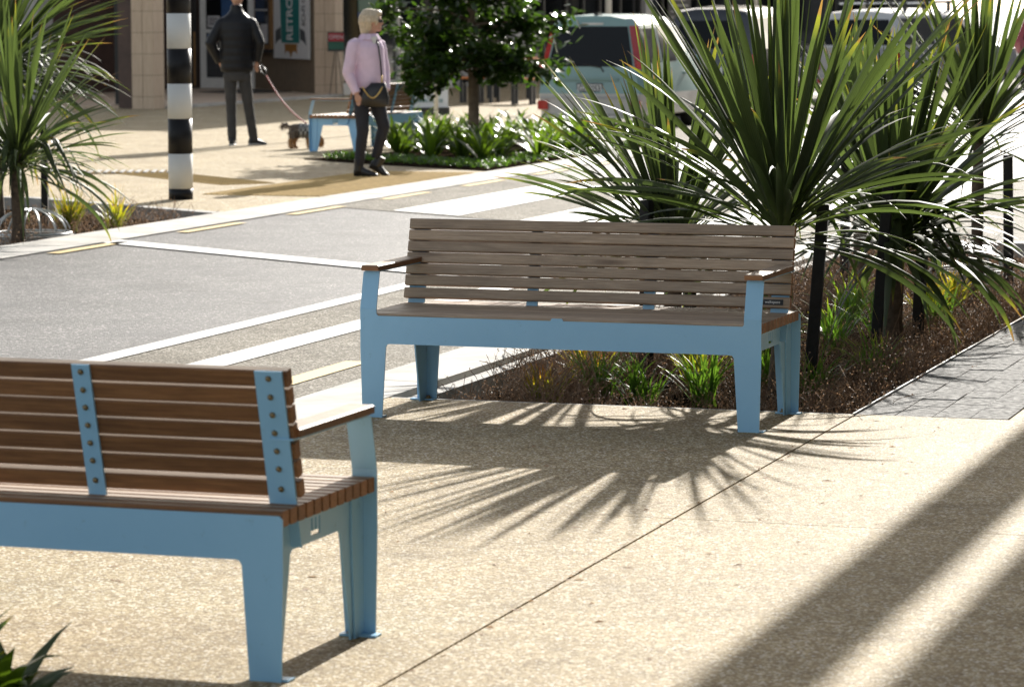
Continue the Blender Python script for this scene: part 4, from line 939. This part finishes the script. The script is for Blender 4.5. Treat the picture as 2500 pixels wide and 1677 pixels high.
for cx in (-1, 1):
    MB().box(cx*.80-.075, cx*.80+.075, -.03, .05, .66, 1.02).build('tail_lamp', 'lamp_red', ute); MB().box(cx*.80-.06, cx*.80+.06, -.034, -.031, .76, .86).build('reversing_lamp', 'lamp_clear', ute)
    MB().box(cx*.62-.07, cx*.62+.07, -.15, -.10, .42, .50).build('reflector', 'lamp_red', ute)
    MB().box(cx*.60-.12, cx*.60+.12, 5.0, 5.08, .72, .90).build('headlamp', 'lamp_clear', ute); MB().box(cx*1.0-.09, cx*1.0+.09, 3.2, 3.3, 1.08, 1.26).build('door_mirror', 'black_plastic', ute)
    MB().tube([(cx*.6, .5, 1.84), (cx*.6, 2.6, 1.86)], .02, 6).build('roof_rail', 'galvanised', ute)
for y in (.7, 1.5, 2.4): MB().box(-.74, .74, y, y+.05, 1.86, 1.90).build('roof_bar', 'frame_dark', ute)
for y in (.7, 1.5, 2.4):
    for cx in (-1, 1): MB().box(cx*.60-.03, cx*.60+.03, y, y+.05, 1.68, 1.859).build('rack_foot', 'frame_dark', ute)
MB().box(-.78, .78, -.14, -.02, .38, .52).build('bumper', 'galvanised', ute)
MB().tube([(-.7, 5.15, .45), (-.7, 5.25, .85), (.7, 5.25, .85), (.7, 5.15, .45)], .035, 8).build('bull_bar', 'galvanised', ute, True)
# dark SUV, red wagon
def suv(label, loc, rz, pm, tall=1.0):
    k = tall
    st = [S(0.0, (.78, .84, .80, .62), (.30, .62, .98*k, 1.50*k, 1.62*k), (0, -.03, 0, .18, .22, .24)), S(.14, (.84, .88, .84, .66), (.28, .62, .98*k, 1.52*k, 1.64*k), (0, 0, 0, .16, .16, .16)),
          S(1.4, (.85, .89, .85, .68), (.28, .62, .98*k, 1.55*k, 1.68*k)), S(2.4, (.85, .89, .85, .68), (.28, .62, .98*k, 1.54*k, 1.67*k)), S(2.9, (.85, .89, .84, .64), (.28, .62, .99*k, 1.46*k, 1.56*k)),
          S(3.6, (.85, .88, .80, .74), (.28, .62, 1.0*k, 1.05*k, 1.08*k)), S(4.5, (.78, .80, .66, .56), (.32, .60, .86, .90, .92))]
    t, rg, pn = car('parked_car', label, 'car', loc, rz, st, pm, pm, windows=[(1, (2, 8), 'glass_dark'), (2, (2, 8), 'glass_dark'), (3, (2, 8), 'glass_dark'), (4, (3, 4, 5, 6, 7), 'glass_dark')], rearwin=(2, 3, (.10, .10)), wheels=((.85, .75), (3.5, .75)), wr=.34)
    for cx in (-1, 1): MB().box(cx*.74-.08, cx*.74+.08, -.045, .06, .80, 1.02).build('tail_lamp', 'lamp_red', t)
    MB().box(-.24, .24, -.06, -.035, .70, .82).build('number_plate', 'plate_white', t); MB().box(-.82, .82, -.10, .0, .34, .54).build('bumper', 'black_plastic', t)
    return t
suv('dark navy parked car ahead of the pale blue-green van', (-13.3, 51.3, -.03), 0, 'navy_car', 1.08)
suv('red parked car at the top right edge', (-10.75, 71.0, -.03), -.10, 'red_car', 1.03)
suv('white parked car beyond the dark navy car', (-13.2, 63.5, -.03), 0, 'white_car', 1.0)

# ------------------------------------------------------------------ people (x right in view, y away, z up, local frame)
def ringsxy(levels, n=20):     # (cx, cy, z, rx, ry)
    return [[(cx + rx*math.cos(2*PI*k/n), cy + ry*math.sin(2*PI*k/n), z_) for k in range(n)] for cx, cy, z_, rx, ry in levels]
def dens(pts, rad, n=8):
    out, ro = [], []
    for i in range(len(pts)-1):
        for k in range(n):
            t = k/n; out.append(Vector(pts[i]).lerp(Vector(pts[i+1]), t)); ro.append(rad[i]*(1-t)+rad[i+1]*t)
    out.append(Vector(pts[-1])); ro.append(rad[-1]); return out, ro
def hand(m, p, d, side, s=1.0):      # palm + five fingers from wrist p along d; side = thumb direction
    p, d, side = Vector(p), Vector(d).normalized(), Vector(side).normalized(); nn = d.cross(side)
    m.tube([p, p+d*.05*s, p+d*.085*s], [.024*s, .036*s, .034*s], 10, flat=.6)
    for k in range(4):
        b_ = p + d*.08*s + side*(.026-.017*k)*s; l_ = (.062, .072, .067, .052)[k]*s
        m.tube([b_, b_+d*l_*.5+nn*.006, b_+d*l_*.85+nn*.022], [.0095*s, .009*s, .007*s], 7)
    b_ = p + d*.025*s + side*.026*s; m.tube([b_, b_+d*.03*s+side*.02*s, b_+d*.062*s+side*.018*s], [.012*s, .0105*s, .008*s], 7)
def shoe(m, ankle, toe_dir, ln=.27, h=.1, wd=.05):
    a = Vector(ankle); d = Vector((toe_dir[0], toe_dir[1], 0)).normalized(); s = Vector((-d.y, d.x, 0)); rg = []
    for t, hh, ww in ((-.28, .7, .6), (-.22, .95, .8), (0, 1.0, .85), (.22, .72, .9), (.45, .5, 1.0), (.62, .40, .85), (.72, .22, .45)):
        c = Vector((a.x, a.y, 0)) + d*ln*t; rg.append([c + s*wd*ww*math.cos(q) + Vector((0, 0, max(.0, h*hh*(.5+.5*math.sin(q))))) for q in [2*PI*k/12 for k in range(12)]])
    m.loft(rg)
def person(label, loc, rz): return thing('person', label, 'person', loc, rz, 'people on the far footpath')
# man in black jacket, seen from behind
mn = person('man in black quilted jacket and dark grey trousers walking a dog, seen from behind', (-16.28, 38.68, 0), .40)
mn.scale = (.93, .95, 1)
hipL, kneeL, ankL = (-.095, 0, .92), (-.085, .02, .50), (-.075, .0, .10); hipR, kneeR, ankR = (.095, 0, .92), (.155, .05, .50), (.225, .10, .10)
shL, elL, wrL = (-.205, 0, 1.565), (-.36, -.03, 1.31), (-.235, .03, 1.07); shR, elR, wrR = (.205, 0, 1.565), (.315, -.02, 1.32), (.275, .03, 1.075)
b_ = MB(); b_.loft(ringsxy([(0,0,.86,.15,.11),(0,0,1.0,.16,.115),(0,0,1.2,.15,.11),(0,0,1.45,.18,.12),(0,0,1.62,.19,.10),(0,0,1.68,.10,.08),(.0,.01,1.74,.062,.066),(.01,.02,1.80,.060,.066)]))
b_.ell((.012, .03, 1.905), (.080, .103, .125)); b_.ell((.035, .135, 1.885), (.015, .02, .02)); b_.tube([(.01,.1,1.83),(.012,.115,1.80)], .04, 8)
b_.ell((-.072, .025, 1.89), (.014, .022, .035)); b_.ell((.094, .025, 1.89), (.014, .022, .035))
for h_, k_, a_ in ((hipL, kneeL, ankL), (hipR, kneeR, ankR)): b_.tube(*dens([h_, k_, (a_[0], a_[1], .07)], [.075, .05, .036], 4), 12)
for s_, e_, w_ in ((shL, elL, wrL), (shR, elR, wrR)): b_.tube(*dens([s_, e_, w_], [.055, .04, .028], 4), 12)
hand(b_, wrR, (-.05, .1, -1), (-.6, .5, 0)); hand(b_, wrL, (.4, .3, -.8), (.5, .5, 0))
remesh(b_.build('body', 'skin', mn), .008, 3)
def puff(z_): return 1 + .030*abs(math.sin((z_-.95)*PI/.098))
lv = []
zz = .945
base_w = [(.93, .215, .140), (1.0, .222, .150), (1.15, .222, .150), (1.30, .228, .150), (1.45, .240, .150), (1.56, .238, .140), (1.63, .205, .120), (1.69, .12, .095), (1.74, .083, .088), (1.80, .078, .084)]
def itp(z_):
    for a, c in zip(base_w[:-1], base_w[1:]):
        if a[0] <= z_ <= c[0]: t = (z_-a[0])/(c[0]-a[0]); return a[1]+(c[1]-a[1])*t, a[2]+(c[2]-a[2])*t
    return base_w[-1][1:]
while zz <= 1.80:
    rx, ry = itp(zz); f = puff(zz) if zz < 1.62 else 1; lv.append((0, 0, zz, rx*f, ry*f)); zz += .0122
j = MB(); j.loft(ringsxy(lv, 28))
for s_, e_, w_ in ((shL, elL, wrL), (shR, elR, wrR)):
    pts, ra = dens([(s_[0]*.6, 0, 1.575), s_, e_, w_], [.066, .078, .074, .054], 12); ra = [r_*(1+.05*abs(math.sin(i*.55))) for i, r_ in enumerate(ra)]; j.tube(pts, ra, 14)
remesh(j.build('jacket', 'jacket', mn), .010, 2)
t_ = MB(); t_.loft(ringsxy([(0,0,.83,.155,.125),(0,0,.90,.178,.135),(0,0,1.0,.175,.130)]))
for h_, k_, a_ in ((hipL, kneeL, ankL), (hipR, kneeR, ankR)):
    pts, ra = dens([h_, k_, (a_[0], a_[1], .06)], [.100, .072, .062], 10); ra = [r_*(1+.035*math.sin(i*1.9)) for i, r_ in enumerate(ra)]; t_.tube(pts, ra, 14)
remesh(t_.build('trousers', 'trousers_grey', mn), .010, 2)
for a_, d_ in ((ankL, (.15, 1)), (ankR, (1.0, .6))):
    m = MB(); shoe(m, a_, d_, .28, .11, .05); o = remesh(m.build('shoe', 'leather_black', mn), .006, 2)
    m = MB(); shoe(m, a_, d_, .29, .028, .054); m.build('sole', 'sole_white', o)
hr = MB(); hr.ell((.010, .012, 1.935), (.086, .103, .108)); o = hr.build('hair', 'hair_grey', mn, True)
# woman in lilac sweater
wm = person('woman in a lilac sweater and dark trousers stepping off the kerb with a handbag', (-11.93, 31.85, 0), .355)
F = Vector((.72, -.69, 0)); SD = Vector((-.69, -.72, 0))      # facing direction, her right side
hl, kl, al = (-.075, -.03, .86), (-.055, -.06, .49), (-.10, -.05, .11); h2, k2, a2 = (.07, .03, .86), (.165, .05, .52), (.075, .09, .19)
s1, e1, w1 = (-.145, -.085, 1.385), (-.205, -.13, 1.08), (-.115, -.19, .875); s2, e2, w2 = (.125, .08, 1.385), (.175, .12, 1.10), (.19, .02, .90)
b_ = MB(); b_.loft(ringsxy([(0,0,.80,.13,.11),(0,0,.95,.14,.12),(0,0,1.08,.12,.10),(0,0,1.25,.135,.11),(0,0,1.38,.15,.10),(.01,0,1.43,.08,.07),(.03,0,1.48,.05,.052),(.045,0,1.54,.05,.052)]))
b_.ell((.060, 0, 1.615), (.092, .074, .112)); b_.ell((.152, .012, 1.60), (.017, .014, .020)); b_.tube([(.148, .01, 1.625), (.156, .012, 1.60)], .011, 7)
b_.ell((.118, .008, 1.535), (.030, .034, .024)); b_.ell((.143, .010, 1.562), (.009, .018, .009)); b_.ell((.05, -.072, 1.60), (.018, .010, .03))
for h_, k_, a_ in ((hl, kl, al), (h2, k2, a2)): b_.tube(*dens([h_, k_, a_], [.07, .048, .033], 4), 12)
for s_, e_, w_ in ((s1, e1, w1), (s2, e2, w2)): b_.tube(*dens([s_, e_, w_], [.045, .034, .024], 4), 12)
hand(b_, w1, (.22, -.05, -1), (.6, -.5, .1), .95); hand(b_, w2, (-.2, -.3, -.9), (-.5, -.5, .1), .95)
remesh(b_.build('body', 'skin', wm), .008, 3)
sw = MB(); sw.loft(ringsxy([(.0,-.0,.925,.148,.135),(.01,0,.95,.165,.148),(.02,-.005,1.0,.172,.155),(.02,0,1.12,.165,.150),(.005,0,1.25,.170,.150),(-.0,0,1.35,.172,.138),(.0,0,1.40,.150,.115),(.01,0,1.44,.095,.085),(.025,0,1.47,.072,.070)], 24))
for s_, e_, w_ in ((s1, e1, w1), (s2, e2, w2)):
    pts, ra = dens([(s_[0]*.6, s_[1]*.6, 1.375), s_, e_, w_], [.058, .066, .060, .043], 8); ra = [r_*(1+.04*math.sin(i*1.4)) for i, r_ in enumerate(ra)]; sw.tube(pts, ra, 14)
remesh(sw.build('sweater', 'knit_lilac', wm), .010, 3)
co = MB()
for k in range(9):
    a = -2.6 + k*.62; co.add([(.02+.080*math.cos(a), .078*math.sin(a), 1.485), (.02+.080*math.cos(a+.62), .078*math.sin(a+.62), 1.485), (.02+.118*math.cos(a+.62), .112*math.sin(a+.62), 1.425), (.02+.118*math.cos(a), .112*math.sin(a), 1.425)], [(0,1,2,3)])
o = co.build('collar', 'knit_lilac', wm); so = o.modifiers.new('s', 'SOLIDIFY'); so.thickness = .010
MB().prism([(.035, 1.455), (.105, 1.465), (.085, 1.39), (.066, 1.37)], lambda p, t: (p[0], -.108-t + (p[0]-.035)*.35, p[1]), 0, .012).build('undershirt', 'sole_white', wm)
tr = MB(); tr.loft(ringsxy([(.0,0,.77,.135,.115),(.0,0,.84,.160,.130),(0,0,.95,.150,.128)]))
for h_, k_, a_ in ((hl, kl, al), (h2, k2, a2)):
    pts, ra = dens([h_, k_, a_], [.092, .066, .050], 8); ra = [r_*(1+.03*math.sin(i*1.9)) for i, r_ in enumerate(ra)]; tr.tube(pts, ra, 14)
remesh(tr.build('trousers', 'trousers_navy', wm), .010, 2)
m = MB(); shoe(m, (al[0]+.02, al[1], 0), (.95, -.3), .26, .13, .045); m.tube([(al[0], al[1], .19), (al[0], al[1], .05)], [.05, .048], 12); remesh(m.build('boot', 'leather_black', wm), .007, 2)
m = MB(); shoe(m, (0, 0, 0), (1, -.1), .25, .12, .043); m.tube([(-.0, 0, .17), (0, 0, .05)], [.048, .046], 12); o = remesh(m.build('boot', 'leather_black', wm), .007, 2); o.location = (a2[0]-.015, a2[1], .055); o.rotation_euler = (0, .50, 0)
hb = MB(); hb.ell((.040, 0, 1.645), (.100, .088, .100)); hb.ell((-.005, 0, 1.60), (.085, .090, .115)); hb.ell((-.02, 0, 1.54), (.060, .075, .085)); hb.ell((.10, -.005, 1.70), (.055, .07, .04)); hb.ell((.02, .0, 1.70), (.085, .085, .045))
rs = random.Random(31)
for i in range(70):
    a = .75 + (2*PI-1.5)*rs.random(); r0 = rs.uniform(.3, 1.0); lo = rs.uniform(1.50, 1.58) if abs(a-PI) < 1.9 else rs.uniform(1.57, 1.63)
    P3_ = lambda r_, z_: (.025 + .105*r_*math.cos(a), .096*r_*math.sin(a), z_)
    hb.tube([P3_(.15, 1.742), P3_(.6, 1.728), P3_(.95, 1.675), P3_(1.02*rs.uniform(.95, 1.08), 1.61), P3_(.86*rs.uniform(.9, 1.1), lo)], [.012, .014, .014, .012, .004], 6)
remesh(hb.build('hair', 'hair_blonde', wm), .006, 1)
MB().box(.115, .158, -.062, -.015, 1.605, 1.635).build('sunglasses', 'ink', wm); MB().box(.06, .116, -.078, -.070, 1.615, 1.627).build('sunglasses_arm', 'ink', wm)
# handbag (held): top-level
hbg = thing('handbag', 'black slouchy handbag with gold chain hanging at the woman\'s hip', 'handbag', (-11.93, 31.85, 0), .355)
m = MB(); m.loft([[(cx_ + wx*math.cos(k*PI/8), -.215 + wy*math.sin(k*PI/8), z_) for k in range(16)] for cx_, wx, wy, z_ in ((.085, .10, .02, .735), (.08, .140, .045, .76), (.075, .148, .055, .83), (.085, .115, .045, .92), (.11, .075, .025, .985))]); m.build('bag', 'leather_black', hbg, True)
MB().tube([(-.055+.21*t, -.265, .945-.115*math.sin(PI*t)) for t in [i/14 for i in range(15)]] , .007, 6).build('chain', 'gold', hbg, True)
MB().tube([(.15, -.20, .96), (.145, -.19, 1.06)], .010, 6).build('ring', 'gold', hbg, True)
MB().tube([(.145, -.19, 1.05), (.135, -.165, 1.20), (.115, -.13, 1.36), (.09, -.06, 1.45)], .010, 6).build('strap', 'leather_black', hbg, True)
# dog
dg2 = thing('dog', 'small shaggy terrier in a black check coat sniffing the ground by the distant bench', 'dog', (-15.12, 38.0, 0), .40)
d = MB(); d.tube(*dens([(-.15, 0, .235), (-.08, 0, .24), (.03, 0, .225), (.12, 0, .215), (.17, 0, .19)], [.058, .078, .078, .072, .055], 3), 12)
for x, y in ((-.135, -.045), (-.085, .045)):
    d.tube([(x+.01, y, .22), (x+.02, y, .15), (x-.015, y, .085), (x, y, .015)], [.055, .04, .025, .022], 10); d.ell((x+.012, y, .014), (.03, .022, .016))
for x, y in ((.085, -.05), (.12, .045)):
    d.tube([(x, y, .20), (x, y, .11), (x+.005, y, .015)], [.045, .028, .022], 10); d.ell((x+.015, y, .014), (.03, .022, .016))
d.tube([(.16, 0, .20), (.205, 0, .14), (.23, 0, .11)], [.055, .048, .045], 10); d.ell((.235, 0, .095), (.045, .045, .055)); d.tube([(.235, 0, .075), (.245, 0, .035), (.245, 0, .02)], [.032, .022, .014], 8)
d.tube([(-.17, 0, .27), (-.205, 0, .32), (-.225, 0, .315), (-.25, 0, .26)], [.022, .026, .03, .016], 8)
body = remesh(d.build('body', 'fur_dark', dg2), .008, 2)
body.data.materials.append(MATS['fur_tan'])
for p in body.data.polygons:
    if p.center.z < .135 or p.center.x > .19: p.material_index = 1
fu = MB(); rs = random.Random(4); me = body.data
for p in me.polygons:
    if rs.random() < .28:
        c = p.center; nn = p.normal; l_ = rs.uniform(.018, .04)*(1.8 if c.x < -.19 else 1); dd = (nn*.7 + Vector((-.35, 0, -.75))).normalized(); s_ = nn.cross(Vector((rs.uniform(-1, 1), rs.uniform(-1, 1), rs.uniform(-1, 1)))).normalized()*.004
        q = c + dd*l_
        if q.z < .004: q.z = .004
        fu.add([c-s_, c+s_, q], [(0,1,2)], p.material_index)
fu.build('fur', ['fur_dark', 'fur_tan'], dg2, False, False)
ct = MB(); ct.tube(*dens([(-.045, 0, .232), (.03, 0, .226), (.10, 0, .215), (.135, 0, .205)], [.090, .092, .086, .074], 3), 16, cap=False); ct.build('coat', 'dog_check', dg2, True)
for sy in (-1, 1): MB().loft([[(.215, sy*.035, .14), (.235, sy*.05, .135), (.235, sy*.04, .125)], [(.262, sy*.06, .135), (.268, sy*.062, .130), (.262, sy*.058, .126)]]).build('ear', 'fur_tan', dg2)
# leash
def wp(x, y, z_, loc, rz): return Vector((loc[0]+x*math.cos(rz)-y*math.sin(rz), loc[1]+x*math.sin(rz)+y*math.cos(rz), z_))
h0 = wp(.27, .05, 1.02, (-16.25, 38.7), .40); e0 = wp(.06, 0, .315, (-15.12, 38.0), .40)
pts = [h0.lerp(e0, t) + Vector((0, 0, -.10*math.sin(PI*t))) for t in [i/16 for i in range(17)]]
ls = thing('leash', 'red dog leash with a black handle held by the man', 'leash', tuple(e0))
MB().tube([p - e0 for p in pts[2:]], .009, 6).build('cord', 'leash_red', ls, True)
q = [h0 + Vector((0, 0, .02)), pts[1] + Vector((.03, 0, .01)), pts[2], pts[1] + Vector((-.035, 0, -.02)), h0 + Vector((-.02, 0, .0))]
MB().tube([p - e0 for p in q], .011, 6).build('handle', 'leather_black', ls, True)
